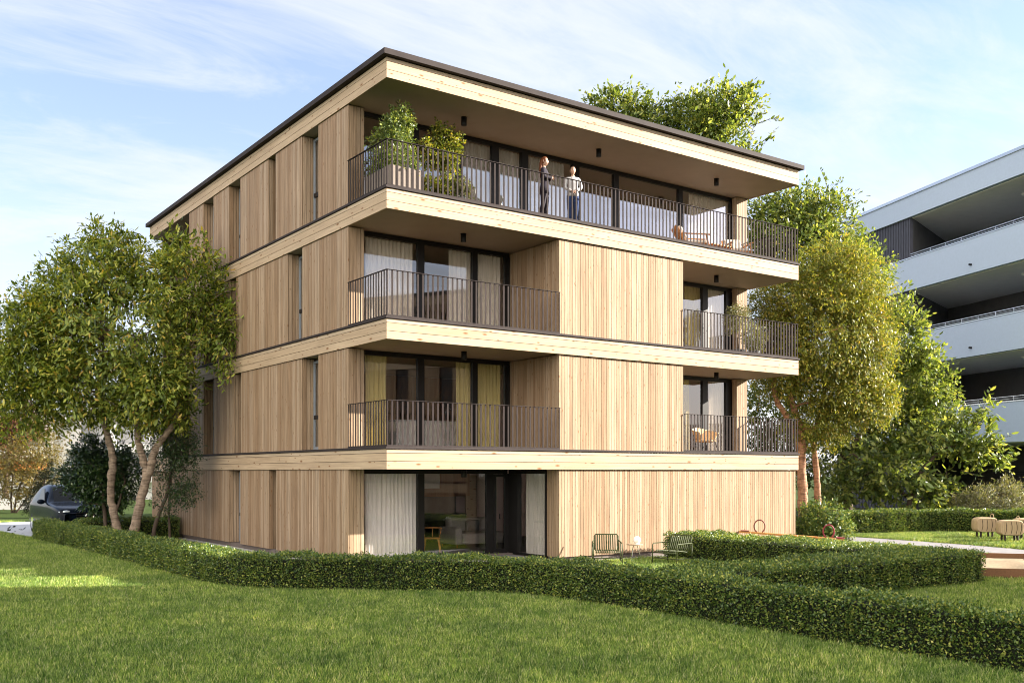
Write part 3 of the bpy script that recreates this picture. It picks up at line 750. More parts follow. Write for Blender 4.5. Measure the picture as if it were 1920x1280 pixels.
hedge([(-4.1, 17.2), (-3.72, 8.6), (-3.72, 3.5), (-3.62, .6), (-3.2, -.75), (-1.9, -1.95), (-.4, -3.25), (.45, -4.2), (.85, -5.2), (.97, -7), (1.0, -10), (1.0, -17.5)], .58, .67,
      'long low hedge curving round the front of the wooden building along the lawn', 3000, .038)
hedge([(1.45, -7.85), (9.55, -8.0)], 1.3, .67, 'broad low hedge that ends beside the wooden sandbox', 2700, .037)
hedge([(8.8, -.55), (8.8, -7.1)], 1.3, .68, 'broad low hedge standing behind the two green garden chairs', 2600, .037)
hedge([(19.3, 3.5), (22.0, 2.7), (24.6, 2.0), (27.0, .2), (30.5, -2.6)], .9, .85, 'far low hedge behind the three wooden sheep', 1700, .05)
hedge([(-3.3, 15.5), (-.12, 15.5)], 1.1, .74, 'short dark hedge behind the two tree trunks, ending at the gravel strip', 2000, .04)

# ================================================================== trees
def bark(name, a, b_, ring=True):
    m, t, bb = newmat(name)
    c = ramp(t, noise2(t, 9, 8, .7, 'Object', (1, 1, .5)), [(.3, a), (.5, tuple((x + y) / 2 for x, y in zip(a, b_))), (.7, b_)])
    if ring:
        r_ = noise2(t, 3.0, 5, .6, 'Object', (1.2, 1.2, 6.0)); c = mixc(t, 1.0, c, ramp(t, r_, [(.38, (.55, .5, .48)), (.5, (1, 1, 1)), (.62, (1.25, 1.2, 1.15))]), 'MULTIPLY')
    link(t, c, bb.inputs['Base Color']); bb.inputs['Roughness'].default_value = .85; bb.inputs['Specular IOR Level'].default_value = .2
    bp = node(t, 'ShaderNodeBump', Strength=.7, Distance=.02); link(t, noise2(t, 22, 6, .6, 'Object', (1, 1, .6)), bp.inputs['Height']); link(t, bp.outputs[0], bb.inputs['Normal']); return m
M['bark'] = bark('grey_bark', (.13, .095, .068), (.28, .22, .165))
M['bark_birch'] = bark('reddish_bark', (.20, .095, .055), (.42, .25, .16))
M['bark_dark'] = bark('dark_bark', (.05, .036, .026), (.11, .08, .06), False)

def crown_pts(ells, n_bough, per, spread, droop, outer=.62, low=-1.0):
    """leaf base points and directions grouped in twigs; ells = [(center, (rx,ry,rz), weight)]"""
    wts = np.array([e[2] for e in ells], float); wts /= wts.sum(); which = rng.choice(len(ells), n_bough, p=wts)
    Cn = np.array([e[0] for e in ells]); Rr = np.array([e[1] for e in ells], float)
    d = unit(rng.normal(size=(n_bough, 3))); rad = (outer + (1 - outer) * rng.uniform(0, 1, n_bough)) * (1 + .10 * rng.normal(size=n_bough))
    rad *= np.where(rng.uniform(size=n_bough) < .22, rng.uniform(.35, .85, n_bough), 1)
    B_ = Cn[which] + d * Rr[which] * rad[:, None]
    out = unit(d * .8 + rng.normal(0, .5, d.shape)); out[:, 2] -= droop; out = unit(out)
    tw = np.repeat(np.arange(n_bough), per); u = np.tile(np.linspace(.1, 1, per), n_bough)
    ln = spread * rng.uniform(.6, 1.3, n_bough)
    P = B_[tw] + out[tw] * (u * ln[tw])[:, None] + rng.normal(0, spread * .13, (len(tw), 3)); P[:, 2] -= droop * .25 * (u ** 2) * ln[tw]
    D = unit(out[tw] * .75 + rng.normal(0, .62, P.shape) - np.array((0, 0, droop * .5)))
    return P, D, B_, out, ln
def tree(name, label, cat, base, trunks, ells, mat, bmat, n_bough, per, spread, lsize, lw, droop=.35, branches=26, group=None, seed=0, twigs=0, outer=.62, sprays=()):
    t = thing(name, label, cat, tuple(base), 0, group)
    allp = []
    for tr in trunks:
        P = np.array([p[:3] for p in tr], float); rd = [p[3] for p in tr]
        ts = np.linspace(0, len(P) - 1, (len(P) - 1) * 5 + 1); Q = np.stack([np.interp(ts, np.arange(len(P)), P[:, i]) for i in range(3)], 1)
        for _ in range(2): Q[1:-1] = (Q[:-2] + 2 * Q[1:-1] + Q[2:]) / 4
        rr_ = np.interp(ts, np.arange(len(P)), rd); Q += np.random.default_rng(seed).normal(0, .012, Q.shape); rr_ = rr_ * (1 + .05 * np.sin(ts * 7))
        rr_[0] *= 1.25
        MB().tube(Q, rr_, 12).build('trunk', bmat, t, True); allp.append((Q, rr_))
    P, D, B_, out, ln = crown_pts(ells, n_bough, per, spread, droop, outer)
    sw_ = MB()
    for (xa, ya, xb, yb, dd) in sprays:                      # long loose shoots with leaves in two rows
        a, b_ = atd(xa, ya, dd), atd(xb, yb, dd + rng.uniform(-.6, .6)); m_ = max(6, int(np.linalg.norm(b_ - a) / (lsize * .38))); u = np.linspace(.05, 1, m_)[:, None]
        bend = rng.normal(0, .10, 3) * np.linalg.norm(b_ - a); Q = a + (b_ - a) * u + bend * np.sin(u * 3.1); dr = unit(b_ - a)
        sd = unit(np.cross(dr, (0, 0, 1.)) + rng.normal(0, .2, 3)); sg = np.where(np.arange(m_) % 2, 1, -1)[:, None]
        P = np.concatenate([P, Q]); D = np.concatenate([D, unit(dr * .8 + sd * sg * .8 + rng.normal(0, .25, Q.shape))]); sw_.tube(Q, np.linspace(.018, .005, m_), 5, False)
    ok = P[:, 2] > .05
    up = unit(np.array((0, 0, 1.)) + unit(P - np.array(ells[0][0])) * .5)
    npmesh('crown', leaves(P[ok], D[ok], lsize, lw, .3, .22, up[ok], lsize > .15), mat, t)
    if sprays: sw_.build('shoots', bmat, t)
    if branches:
        mb = MB(); tops = np.concatenate([q[len(q) // 3:] for q, _ in allp]); tr_ = np.concatenate([r_[len(r_) // 3:] for _, r_ in allp]); r2 = np.random.default_rng(seed + 5)
        for i in r2.choice(n_bough, min(branches, n_bough), False):
            e = B_[i]; dd = np.linalg.norm(tops - e, axis=1) + .6 * np.maximum(tops[:, 2] - e[2], 0); j = int(np.argmin(dd)); s = tops[j]
            k = np.linspace(0, 1, 7)[:, None]; mid = (s + e) / 2 + r2.normal(0, .12, 3) * np.linalg.norm(e - s) * .5 + (0, 0, .08 * np.linalg.norm(e - s))
            Q = (1 - k) ** 2 * s + 2 * k * (1 - k) * mid + k ** 2 * e; r0 = min(tr_[j] * .6, .055)
            mb.tube(Q, np.linspace(r0, .008, 7), 6)
        for i in rng.choice(n_bough, min(twigs, n_bough), False): mb.tube([B_[i], B_[i] + out[i] * ln[i] * .5, B_[i] + out[i] * ln[i] - (0, 0, .1 * ln[i] * droop)], [.007, .006, .003], 4, False)
        mb.build('branches', bmat, t, True)['label'] = 'bare branches inside the crown'
    return t
def E(px, py, d, rx, rz, w=None, ry=None):       # ellipsoid: picture centre and radii (px) at distance d, turned into metres
    k = d / FPX; ry = (ry or (rx + rz) / 2); a = (rx * k * .9, rx * k * .9, rz * k)
    return (atd(px, py, d), a, w if w else (rx * rz) ** .8)
def tp(px, py, d, r): p = atd(px, py, d); return (p[0], p[1], p[2], r)
def tpath(l, d, zfirst=True):
    o = [tp(px, py, d + dd, r) for px, py, dd, r in l]
    if zfirst: o[0] = (o[0][0], o[0][1], 0.0, o[0][3])
    return o
M['leaf_left'] = leaf('green_leaf', [(0, (0.052, 0.086, 0.015)), (.3, (0.122, 0.178, 0.030)), (.6, (0.225, 0.284, 0.053)), (.85, (0.361, 0.396, 0.083)), (.96, (0.540, 0.489, 0.095)), (1, (0.580, 0.371, 0.101))], .38)
M['leaf_gold'] = leaf('golden_leaf', [(0, (.045, .068, .012)), (.3, (.115, .150, .022)), (.6, (.20, .225, .036)), (.85, (.31, .30, .052)), (1, (.40, .29, .07))], .40)
M['leaf_fresh'] = leaf('fresh_leaf', [(0, (0.043, 0.074, 0.020)), (.4, (0.101, 0.147, 0.036)), (.75, (0.186, 0.240, 0.063)), (1, (0.372, 0.384, 0.126))], .40)
M['leaf_dark'] = leaf('dark_glossy_leaf', [(0, (0.014, 0.032, 0.012)), (.5, (0.027, 0.062, 0.018)), (.85, (0.054, 0.095, 0.027)), (1, (0.105, 0.146, 0.043))], .12, .30, .5)
M['leaf_maple'] = leaf('autumn_leaf', [(0, (0.146, 0.089, 0.018)), (.4, (0.146, 0.127, 0.031)), (.75, (0.146, 0.127, 0.043)), (1, (0.146, 0.127, 0.053))], .4)
M['leaf_red'] = leaf('copper_leaf', [(0, (0.036, 0.014, 0.008)), (.5, (0.084, 0.027, 0.016)), (1, (0.146, 0.057, 0.022))], .3)
M['leaf_conifer'] = leaf('conifer_needles', [(0, (0.009, 0.012, 0.007)), (1, (0.027, 0.032, 0.018))], .1, .7, .1)
M['leaf_olive'] = leaf('olive_leaf', [(0, (0.106, 0.142, 0.042)), (.5, (0.212, 0.203, 0.093)), (1, (0.212, 0.203, 0.186))], .3)

d = 30.4
tree('broadleaf_tree', 'large leafy tree on two pale curved trunks at the left end of the building', 'tree', (-2.6, 12.2, 0),
     [tpath([(224, 1022, .2, .15), (221, 1001, .2, .13), (212, 956, .2, .12), (207, 919, .2, .108), (211, 885, .2, .125), (211, 853, .2, .11), (203, 822, .2, .10), (194, 790, .2, .085), (182, 740, .2, .07), (196, 640, .2, .05)], d),
      tpath([(244, 1024, -.2, .175), (248, 1003, -.2, .15), (262, 951, -.2, .14), (270, 914, -.2, .135), (278, 888, -.2, .14), (286, 857, -.2, .115), (294, 835, -.2, .105), (311, 815, -.2, .095), (328, 790, -.2, .085), (336, 760, -.2, .07), (350, 660, -.2, .045)], d),
      tpath([(277, 892, -.2, .11), (269, 866, -.25, .115), (262, 840, -.3, .10), (258, 812, -.3, .09), (259, 770, -.3, .075), (255, 640, -.3, .045)], d, False)],
     [E(235, 600, d, 165, 135, 8), E(195, 500, d, 78, 62, 3), E(345, 540, d, 80, 85, 2.8), E(75, 640, d, 85, 90, 4), E(35, 700, d, 75, 70, 3), E(120, 560, d, 60, 60, 2), E(60, 600, d - .5, 45, 50, 1.0),
      E(390, 600, d, 55, 75, .9), E(440, 590, d, 35, 35, .35), E(430, 640, d - .3, 20, 50, .35), E(170, 720, d, 110, 55, 4), E(295, 715, d - .6, 70, 50, 3), E(255, 770, d, 75, 28, 1.2), E(60, 760, d, 80, 40, 1.6), E(320, 770, d, 40, 30, .6), E(345, 475, d, 55, 26, .5), E(196, 446, d, 22, 18, .25)],
     M['leaf_left'], M['bark'], 4500, 12, .55, .17, .19, .35, 46, seed=3, twigs=400, sprays=[(420, 600, 488, 590, 30), (405, 640, 440, 700, 30), (400, 560, 446, 540, 30.3), (385, 490, 374, 428, 30.4), (350, 470, 358, 420, 30.4), (100, 570, 32, 538, 30.4), (190, 470, 190, 408, 30.4), (200, 460, 160, 425, 30.4), (230, 470, 226, 428, 30.4), (300, 500, 300, 452, 30.4), (430, 620, 470, 640, 30), (410, 650, 420, 730, 29.8), (60, 620, 22, 575, 30.4)])
tree('camellia_shrub', 'dark glossy evergreen shrub behind the left tree trunks, in front of the car', 'shrub', tuple(atd(195, 1030, 32.5)[:2]) + (0,),
     [tpath([(198, 1030, 0, .07), (196, 960, 0, .06), (190, 900, 0, .04)], 32.6), tpath([(200, 1030, 0, .06), (215, 970, 0, .05), (235, 900, 0, .03)], 32.6)],
     [E(185, 880, 33, 60, 46, 3), E(165, 903, 33, 40, 26, 1.6), E(228, 890, 33, 42, 58, 2), E(165, 845, 33, 30, 26, .9), E(195, 935, 33, 36, 24, 1.0), E(128, 893, 33, 20, 18, .45), E(175, 948, 33, 18, 8, .2)],
     M['leaf_dark'], M['bark_dark'], 2000, 12, .26, .10, .28, .15, 18, seed=8)
tree('evergreen_bush', 'dark small-leaved evergreen bush between the right tree trunk and the wooden wall', 'shrub', tuple(atd(292, 1030, 29.5)[:2]) + (0,),
     [tpath([(286, 1030, 0, .07), (290, 985, 0, .06), (312, 930, 0, .05), (325, 860, 0, .035), (330, 800, 0, .02)], 31), tpath([(318, 1030, 0, .04), (317, 950, 0, .04), (322, 880, 0, .03)], 31.2)],
     [E(328, 830, 31, 46, 48, 2.4), E(345, 890, 31, 25, 40, .7), E(300, 860, 31, 35, 40, 1.2), E(345, 925, 31, 32, 22, .7), E(310, 940, 31, 24, 26, .5), E(362, 850, 31, 16, 26, .3)],
     M['leaf_dark'], M['bark_dark'], 1300, 12, .24, .062, .24, .15, 24, seed=9)
d = 56
tree('maple_tree', 'small golden autumn maple with thin leaning stems beside the road', 'tree', tuple(atd(27, 962, d)[:2]) + (0,),
     [tpath([(26, 962, 0, .06), (31, 930, 0, .055), (45, 890, 0, .045), (60, 850, 0, .04)], d), tpath([(22, 962, 0, .05), (20, 930, 0, .045), (25, 890, 0, .04), (10, 850, 0, .03)], d), tpath([(29, 962, 0, .05), (50, 935, 0, .045), (62, 905, 0, .04), (85, 860, 0, .03)], d)],
     [E(50, 870, d, 65, 38, 3), E(70, 840, d, 50, 28, 2), E(15, 900, d, 50, 38, 2), E(75, 905, d, 32, 24, 1), E(80, 800, d, 22, 20, .5), E(-30, 880, d, 50, 40, 1.5)],
     M['leaf_maple'], M['bark_dark'], 1500, 9, .6, .15, .22, .15, 24, seed=12)
d = 66
tree('copper_tree', 'dark copper-leaved tree at the left edge, beneath the big tree crown', 'tree', tuple(atd(10, 955, d)[:2]) + (0,),
     [tpath([(10, 950, 0, .2), (12, 880, 0, .16), (20, 800, 0, .1)], d)], [E(25, 795, d, 55, 42, 3), E(5, 830, d, 50, 32, 2), E(-40, 800, d, 60, 60, 2), E(60, 770, d, 25, 18, .6)],
     M['leaf_red'], M['bark_dark'], 700, 10, .6, .20, .3, .2, 16, seed=13)
tree('conifer', 'grey-green cone-shaped conifer between the maple and the parked car', 'tree', tuple(atd(80, 962, 50)[:2]) + (0,),
     [tpath([(80, 962, 0, .1), (84, 890, 0, .04)], 50)], [E(70, 948, 50, 26, 16, 2), E(78, 925, 50, 20, 18, 1.6), E(86, 900, 50, 13, 20, 1), E(92, 880, 50, 7, 14, .4)],
     M['leaf_conifer'], M['bark_dark'], 700, 9, .22, .10, .2, .1, 0, seed=14)
d = 36.5
tree('golden_tree', 'golden-leaved tree with reddish trunks at the right corner of the wooden building', 'tree', tuple(atd(1520, 985, d)[:2]) + (0,),
     [tpath([(1507, 975, 0, .21), (1506, 948, 0, .19), (1504, 910, 0, .18), (1502, 870, 0, .165), (1504, 820, 0, .15), (1497, 790, 0, .13), (1482, 745, .1, .10), (1490, 650, .1, .07)], d),
      tpath([(1502, 860, 0, .11), (1494, 820, 0, .12), (1478, 785, 0, .11), (1455, 750, 0, .10), (1450, 725, 0, .09), (1456, 690, 0, .08), (1465, 600, 0, .05)], d, False),
      tpath([(1535, 975, .6, .14), (1534, 930, .6, .125), (1530, 880, .6, .115), (1525, 825, .6, .10), (1540, 760, .6, .08), (1560, 660, .6, .05)], d)],
     [E(1545, 620, d, 120, 115, 7), E(1480, 560, d, 75, 80, 3), E(1590, 540, d, 75, 75, 3), E(1620, 640, d, 60, 90, 3), E(1590, 740, d, 80, 50, 3), E(1470, 680, d, 65, 60, 2.4), E(1530, 790, d, 65, 34, 1.6), E(1440, 620, d, 40, 80, 1.4), E(1560, 480, d, 60, 35, 1.2), E(1640, 740, d, 38, 48, 1.0)],
     M['leaf_gold'], M['bark_birch'], 8200, 14, .52, .115, .20, .55, 60, seed=21, twigs=250)
d = 43
tree('tall_green_tree', 'tall light-green tree rising behind the golden tree, with loose upright top twigs', 'tree', tuple(atd(1590, 950, d)[:2]) + (0,),
     [tpath([(1590, 955, 0, .26), (1585, 850, 0, .22), (1575, 700, 0, .17), (1555, 550, 0, .11), (1530, 420, 0, .05)], d), tpath([(1590, 860, 0, .14), (1640, 760, 0, .11), (1690, 660, 0, .06)], d, False)],
     [E(1500, 470, d, 95, 60, 3), E(1470, 415, d, 60, 40, 1.4), E(1545, 420, d, 55, 50, 1.4), E(1600, 520, d, 60, 60, 2), E(1690, 640, d, 40, 70, 2), E(1715, 720, d, 65, 55, 2.4), E(1690, 800, d, 80, 50, 2.4), E(1740, 790, d, 40, 40, 1.0), E(1650, 850, d, 70, 40, 1.5), E(1530, 385, d, 40, 26, .3), E(1475, 385, d, 36, 20, .2), E(1440, 440, d, 40, 60, 1.2), E(1450, 740, d, 55, 70, 1.6), E(1545, 860, d, 60, 50, 1.5), E(1455, 860, d, 40, 60, 1.2)],
     M['leaf_fresh'], M['bark_dark'], 3800, 12, .8, .19, .25, .0, 50, seed=23, twigs=500, sprays=[(1530, 420, 1538, 318, 43), (1535, 400, 1562, 345, 43), (1565, 430, 1584, 362, 43), (1500, 400, 1490, 345, 43), (1500, 410, 1513, 335, 43.5), (1470, 410, 1450, 372, 43), (1550, 430, 1572, 375, 42.5), (1440, 420, 1418, 385, 43), (1590, 470, 1606, 400, 43), (1700, 640, 1716, 548, 42), (1720, 690, 1752, 645, 42), (1690, 640, 1690, 575, 42.5), (1750, 760, 1778, 712, 42)])
tree('broadleaf_sapling', 'spreading large-leaved young tree in front of the white balcony building', 'tree', tuple(atd(1690, 960, 40)[:2]) + (0,),
     [tpath([(1690, 960, 0, .11), (1720, 890, 0, .09), (1765, 840, 0, .06), (1830, 790, 0, .025)], 40), tpath([(1700, 930, 0, .07), (1650, 890, 0, .05), (1600, 850, 0, .03)], 40, False), tpath([(1765, 840, 0, .04), (1850, 830, 0, .02), (1885, 835, 0, .015)], 40, False)],
     [E(1760, 820, 40, 60, 30, 1.5), E(1830, 815, 40, 45, 24, .8), E(1850, 850, 40, 40, 18, .5), E(1845, 765, 40, 16, 22, .16), E(1660, 880, 40, 80, 40, 2.0), E(1720, 925, 40, 60, 22, 1.0), E(1590, 900, 40, 60, 45, 1.4), E(1770, 915, 40, 24, 20, .35), E(1800, 780, 40, 25, 16, .25)],
     M['leaf_fresh'], M['bark_dark'], 620, 10, .55, .25, .24, .25, 30, seed=25, twigs=200, sprays=[(1800, 850, 1858, 728, 40), (1815, 830, 1875, 785, 40), (1840, 840, 1896, 812, 40), (1840, 850, 1902, 850, 40), (1830, 850, 1880, 880, 40), (1775, 880, 1790, 905, 40), (1760, 920, 1786, 895, 40), (1800, 880, 1838, 890, 39.5)])
d = 50
tree('rear_tree', 'green tree whose crown shows above the flat roof of the wooden building', 'tree', tuple(atd(1290, 900, d)[:2]) + (0,),
     [tpath([(1290, 930, 0, .34), (1290, 600, 0, .26), (1300, 380, 0, .16), (1330, 260, 0, .08)], d), tpath([(1290, 520, 0, .16), (1230, 330, 0, .12), (1180, 230, 0, .05)], d, False), tpath([(1320, 300, 0, .08), (1370, 230, 0, .05), (1395, 190, 0, .03)], d, False)],
     [E(1165, 215, d, 48, 32, 1.5), E(1215, 250, d, 60, 45, 1.6), E(1300, 235, d, 62, 50, 2.4), E(1345, 270, d, 60, 45, 1.6), E(1355, 200, d, 55, 26, 1.0), E(1395, 195, d, 22, 12, .25), E(1280, 320, d, 110, 60, 2), E(1130, 195, d, 20, 12, .25), ],
     M['leaf_fresh'], M['bark_dark'], 1500, 12, .8, .23, .25, .05, 50, seed=27, twigs=300, sprays=[(1400, 300, 1432, 212, 50), (1405, 310, 1456, 240, 50), (1380, 230, 1442, 178, 50), (1370, 210, 1405, 162, 50), (1340, 200, 1330, 168, 50), (1395, 320, 1425, 262, 50), (1395, 300, 1450, 262, 50), (1170, 200, 1140, 166, 50), (1130, 215, 1094, 186, 50), (1200, 220, 1222, 172, 50), (1260, 230, 1268, 182, 50), (1300, 220, 1298, 172, 50), (1350, 220, 1362, 165, 50), (1150, 230, 1115, 178, 50), (1190, 230, 1192, 165, 50), (1400, 240, 1462, 228, 50), (1385, 210, 1430, 160, 50), (1300, 220, 1262, 190, 50)])
tree('ivy_bush', 'round green bush at the right foot of the wooden building', 'shrub', tuple(atd(1535, 1000, 33.5)[:2]) + (0,),
     [tpath([(1535, 1000, 0, .05), (1535, 960, 0, .03)], 33.5)], [E(1540, 975, 33.5, 48, 34, 3), E(1500, 990, 33.5, 30, 18, 1), E(1575, 990, 33.5, 28, 24, 1)],
     M['hedge'], M['bark_dark'], 900, 11, .24, .085, .3, .1, 8, seed=31)
tree('flowering_shrub', 'feathery pale shrub behind the far hedge at the right edge', 'shrub', tuple(atd(1860, 975, 39.5)[:2]) + (0,),
     [tpath([(1860, 975, 0, .05), (1860, 930, 0, .03)], 39.5)], [E(1860, 940, 39.5, 60, 26, 2), E(1905, 950, 39.5, 50, 30, 1.4), E(1815, 950, 39.5, 35, 18, 1), E(1890, 915, 39.5, 20, 14, .3)],
     M['leaf_olive'], M['bark_dark'], 1100, 11, .32, .095, .20, -.3, 20, seed=33, twigs=60)
# ================================================================== white balcony building on the right
M['render'] = plain('skylit_white_render', (.35, .42, .53), .85, 0, .03, 8, .12)  # blue of the sky-lit shade is put into the white render's colour
M['wsoffit'] = plain('grey_soffit', (.78, .76, .70), .8, 0, .04, 2)
M['fins'] = plain('anthracite_cladding', (.055, .057, .075), .55, 0, .1, 4)
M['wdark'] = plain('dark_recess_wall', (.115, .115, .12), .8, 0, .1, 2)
A2 = np.array((.352, .936)); A2 /= np.linalg.norm(A2); N2 = np.array((-A2[1], A2[0])); P02 = np.array((34.64, 3.30))
def W(s, o, z): p = P02 + A2 * s + N2 * o; return (p[0], p[1], z)
S0, S1, SR, DP = -0.7, 14.2, 8.2, 6.04
wb = thing('balcony_building', 'white apartment building with long deep balconies and dark ribbed cladding at the right edge', 'building', W(0, 0, 0))
tops = [5.62, 9.72, 13.80]; bots = [3.74, 8.02, 12.10]
def wbox(name, m, par, *bx, bevel=0):
    mb = MB(W)
    for q in bx: mb.box(*q)
    return mb.build(name, m, par, bevel=bevel)
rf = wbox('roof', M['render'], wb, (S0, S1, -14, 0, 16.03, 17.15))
wbox('roof_edge', M['steel'], rf, (S0 - .05, S1 + .05, -14.05, .06, 17.151, 17.30))
SB = 12.6                                   # the recess runs obliquely: its end wall goes from (SR, 0) to (SB, -DP)
def wprism(name, m, par, poly, z0, z1):
    mb = MB(W); mb.prism(poly, z0, z1); return mb.build(name, m, par)
RECESS = [(S0 + .2, -.26), (S0 + .2, -DP), (SB, -DP), (SR + .19, -.26)]
wprism('soffit', M['wsoffit'], rf, RECESS, 16.0, 16.029)
for i, (a, b_) in enumerate(zip(bots, tops)):
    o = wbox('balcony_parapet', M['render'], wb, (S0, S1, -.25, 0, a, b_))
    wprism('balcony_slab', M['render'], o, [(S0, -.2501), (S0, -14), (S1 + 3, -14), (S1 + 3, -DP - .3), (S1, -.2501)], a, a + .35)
    wbox('parapet_cap', M['steel'], o, (S0, S1, -.28, .03, b_ + .001, b_ + .045))
    wprism('soffit', M['wsoffit'], o, RECESS, a - .03, a - .001)
    mb = MB(W)
    for k in range(12):
        s = S0 + .3 + k * 1.16
        if s < SR - .2: mb.box(s - .012, s + .012, -.14, -.116, b_ + .046, b_ + .24)
    mb.box(S0, SR, -.15, -.11, b_ + .241, b_ + .265); mb.box(S0, SR, -.14, -.12, b_ + .14, b_ + .155)
    mb.build('guard_rail', M['steel'], o)
    mb = MB(); c = np.array(W(3.4, .0, a + .42)); mb.tube([c, c + np.append(N2, 0) * .14], .05, 10); mb.build('water_spout', M['frame'], o)
for i, z in enumerate(bots[1:] + [16.03]):
    c = W(2.6, -2.6, z - .031)
    MB().lathe(c, [(.12, -.10), (.27, -.07), (.30, 0)], 20).build('ceiling_light', M['white'], wb, True)
lv = [(0.0, bots[0])] + [(bots[i] + .35, (bots[1:] + [16.03])[i]) for i in range(3)]
for z0, z1 in lv:
    mb = MB(W); n = 42
    for k in range(n):
        s = SR + (S1 - SR) * k / n; mb.box(s + .015, s + (S1 - SR) / n - .04, -.20, -.12, z0, z1 - .002)
    mb.box(SR + .005, S1, -.30, -.202, z0, z1 - .002); f = mb.build('ribbed_cladding', M['fins'], wb)
    wprism('recess_wall', M['wdark'], wb, [(SR, -.301), (SB - .01, -DP + .002), (SB + .3, -DP + .002), (SR + .3, -.301)], z0, z1 - .031)
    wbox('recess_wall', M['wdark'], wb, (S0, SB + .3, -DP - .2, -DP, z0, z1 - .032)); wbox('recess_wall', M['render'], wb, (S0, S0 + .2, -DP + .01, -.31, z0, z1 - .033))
    wn = wbox('window', M['frame'], wb, (.2, 1.6, -DP, -DP + .06, z0 + .1, z0 + 2.5), (2.2, 4.8, -DP, -DP + .06, z0 + .1, z0 + 2.5))
    wbox('pane', M['glass_dark'], wn, (.3, 1.5, -DP + .061, -DP + .07, z0 + .2, z0 + 2.4), (2.3, 4.7, -DP + .061, -DP + .07, z0 + .2, z0 + 2.4))
    mb = MB(W)
    for k in range(22): mb.box(5.4, 7.4, -DP + .001, -DP + .05, z0 + .2 + k * .1, z0 + .27 + k * .1)
    mb.build('window_blind', M['fins'], wb)
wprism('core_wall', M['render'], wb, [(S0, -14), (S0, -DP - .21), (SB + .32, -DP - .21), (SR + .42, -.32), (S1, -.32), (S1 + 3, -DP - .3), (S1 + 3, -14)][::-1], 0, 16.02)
# thin wire fence in front of the white building
fb = atd(1600, 952, 41); fe = atd(1960, 968, 37.5)
fn = thing('wire_fence', 'thin steel rail fence behind the far hedge', 'fence', (fb[0], fb[1], 0))
mb = MB(); mb.tube([(fb[0], fb[1], fb[2]), (fe[0], fe[1], fe[2])], .025, 6); mb.tube([(fb[0], fb[1], fb[2] - .35), (fe[0], fe[1], fe[2] - .35)], .015, 6); mb.build('rail', M['steel'], fn)
for k in range(6):
    p = fb + (fe - fb) * k / 5; MB().tube([(p[0], p[1], 0), (p[0], p[1], p[2])], .025, 6).build('post', M['steel'], fn)

# ================================================================== wooden neighbour outside the picture that shades the lawn and shows in the panes
nb = thing('wooden_apartment_building', 'second pale wooden apartment building right of the garden, mirrored in the balcony panes', 'building', (0, 0, 0))
nd, nl = -1.05, 26.0                       # level offset and length; local: corner at the origin, long face on x = 0 towards -y
MB().box(.15, 13, -nl, -.15, 0, 10.5).build('inner_wall', M['roomdark'], nb)
for k in range(4):
    z = ZB[k] + nd; mx = MB(); my = MB()
    for a, b_ in ROWS: my.box(0, .03, -nl, 0, z + a, z + b_); mx.box(.031, 13, -.03, 0, z + a, z + b_)
    my.build('side_fascia', M['fascia_y'], nb); mx.build('front_fascia', M['fascia_x'], nb)
    MB().box(-.04, 13, -nl, .04, z + .462, z + (.53 if k < 3 else .62)).build('edge_cap', M['metal'], nb)
    MB().box(.031, 13, -nl, -.031, z + .01, z + .455).build('balcony_slab', M['soffit'], nb)
    y = -.03; i = 0; z0 = WB[k] + (nd if k else 0)
    while y > -nl + 1:
        l = (3.4, 2.1, 4.2, 1.7)[(i + k) % 4]; e = max(-nl, y - l)
        panel((.04, e), (.04, y), z0, WT[k] + nd, (-1, 0), nb)
        MB().box(.12, .16, e - .7, e, z0, WT[k] + nd).build('side_window', M['frame'], nb)
        y = e - .7; i += 1
    panel((.1, -.05), (13, -.05), z0, WT[k] + nd, (0, 1), nb)
nb.location = (15.9, -11.15, 0); nb.rotation_euler.z = math.atan2(-1.0, 1.77)

# ================================================================== far white building with awnings on the left
M['farwhite'] = plain('far_white_render', (.74, .72, .68), .8, 0, .04, 1)
M['awning'] = plain('orange_awning', (.62, .20, .05), .8, 0, .15, 3)
M['fargrey'] = plain('far_grey', (.30, .30, .30), .7, 0, .1, 1)
A3 = np.array((RT[0], RT[1])); N3 = -np.array((FW[0], FW[1])); pf = atd(100, 884, 82)[:2]
def W3(s, o, z): p = pf + A3 * s + N3 * o; return (p[0], p[1], z)
fb_ = thing('far_apartment_block', 'white apartment block with orange awnings far behind the maple', 'building', W3(0, 0, 0))
def fbox(name, m, *bx):
    mb = MB(W3)
    for q in bx: mb.box(*q)
    return mb.build(name, m, fb_)
fbox('wall', M['farwhite'], (-14, 0, -9, 0, 0, 6.6), (.01, 9, -9, -1.2, 0, 6.9))
fbox('roof', M['farwhite'], (-14.3, 1.6, -9.3, .8, 6.61, 6.95), (1.7, 9.4, -9.3, .4, 7.4, 7.7))
fbox('roof', M['fargrey'], (-14, 1.2, -9, .3, 6.951, 7.25))
for z in (1.0, 3.5):
    fbox('balcony', M['farwhite'], (-13, -.2, .01, 1.2, z, z + .95)); fbox('balcony', M['farwhite'], (1.5, 8.5, -1.19, .3, z + .5, z + 1.2))
    fbox('balcony_recess', M['fargrey'], (-12.5, -.8, -.02, .02, z + 1.0, z + 2.2))
    wn = fbox('window', M['fargrey'], (1.8, 4.2, -1.22, -1.18, z + 1.25, z + 3.0), (4.8, 7.5, -1.22, -1.18, z + 1.25, z + 3.0))
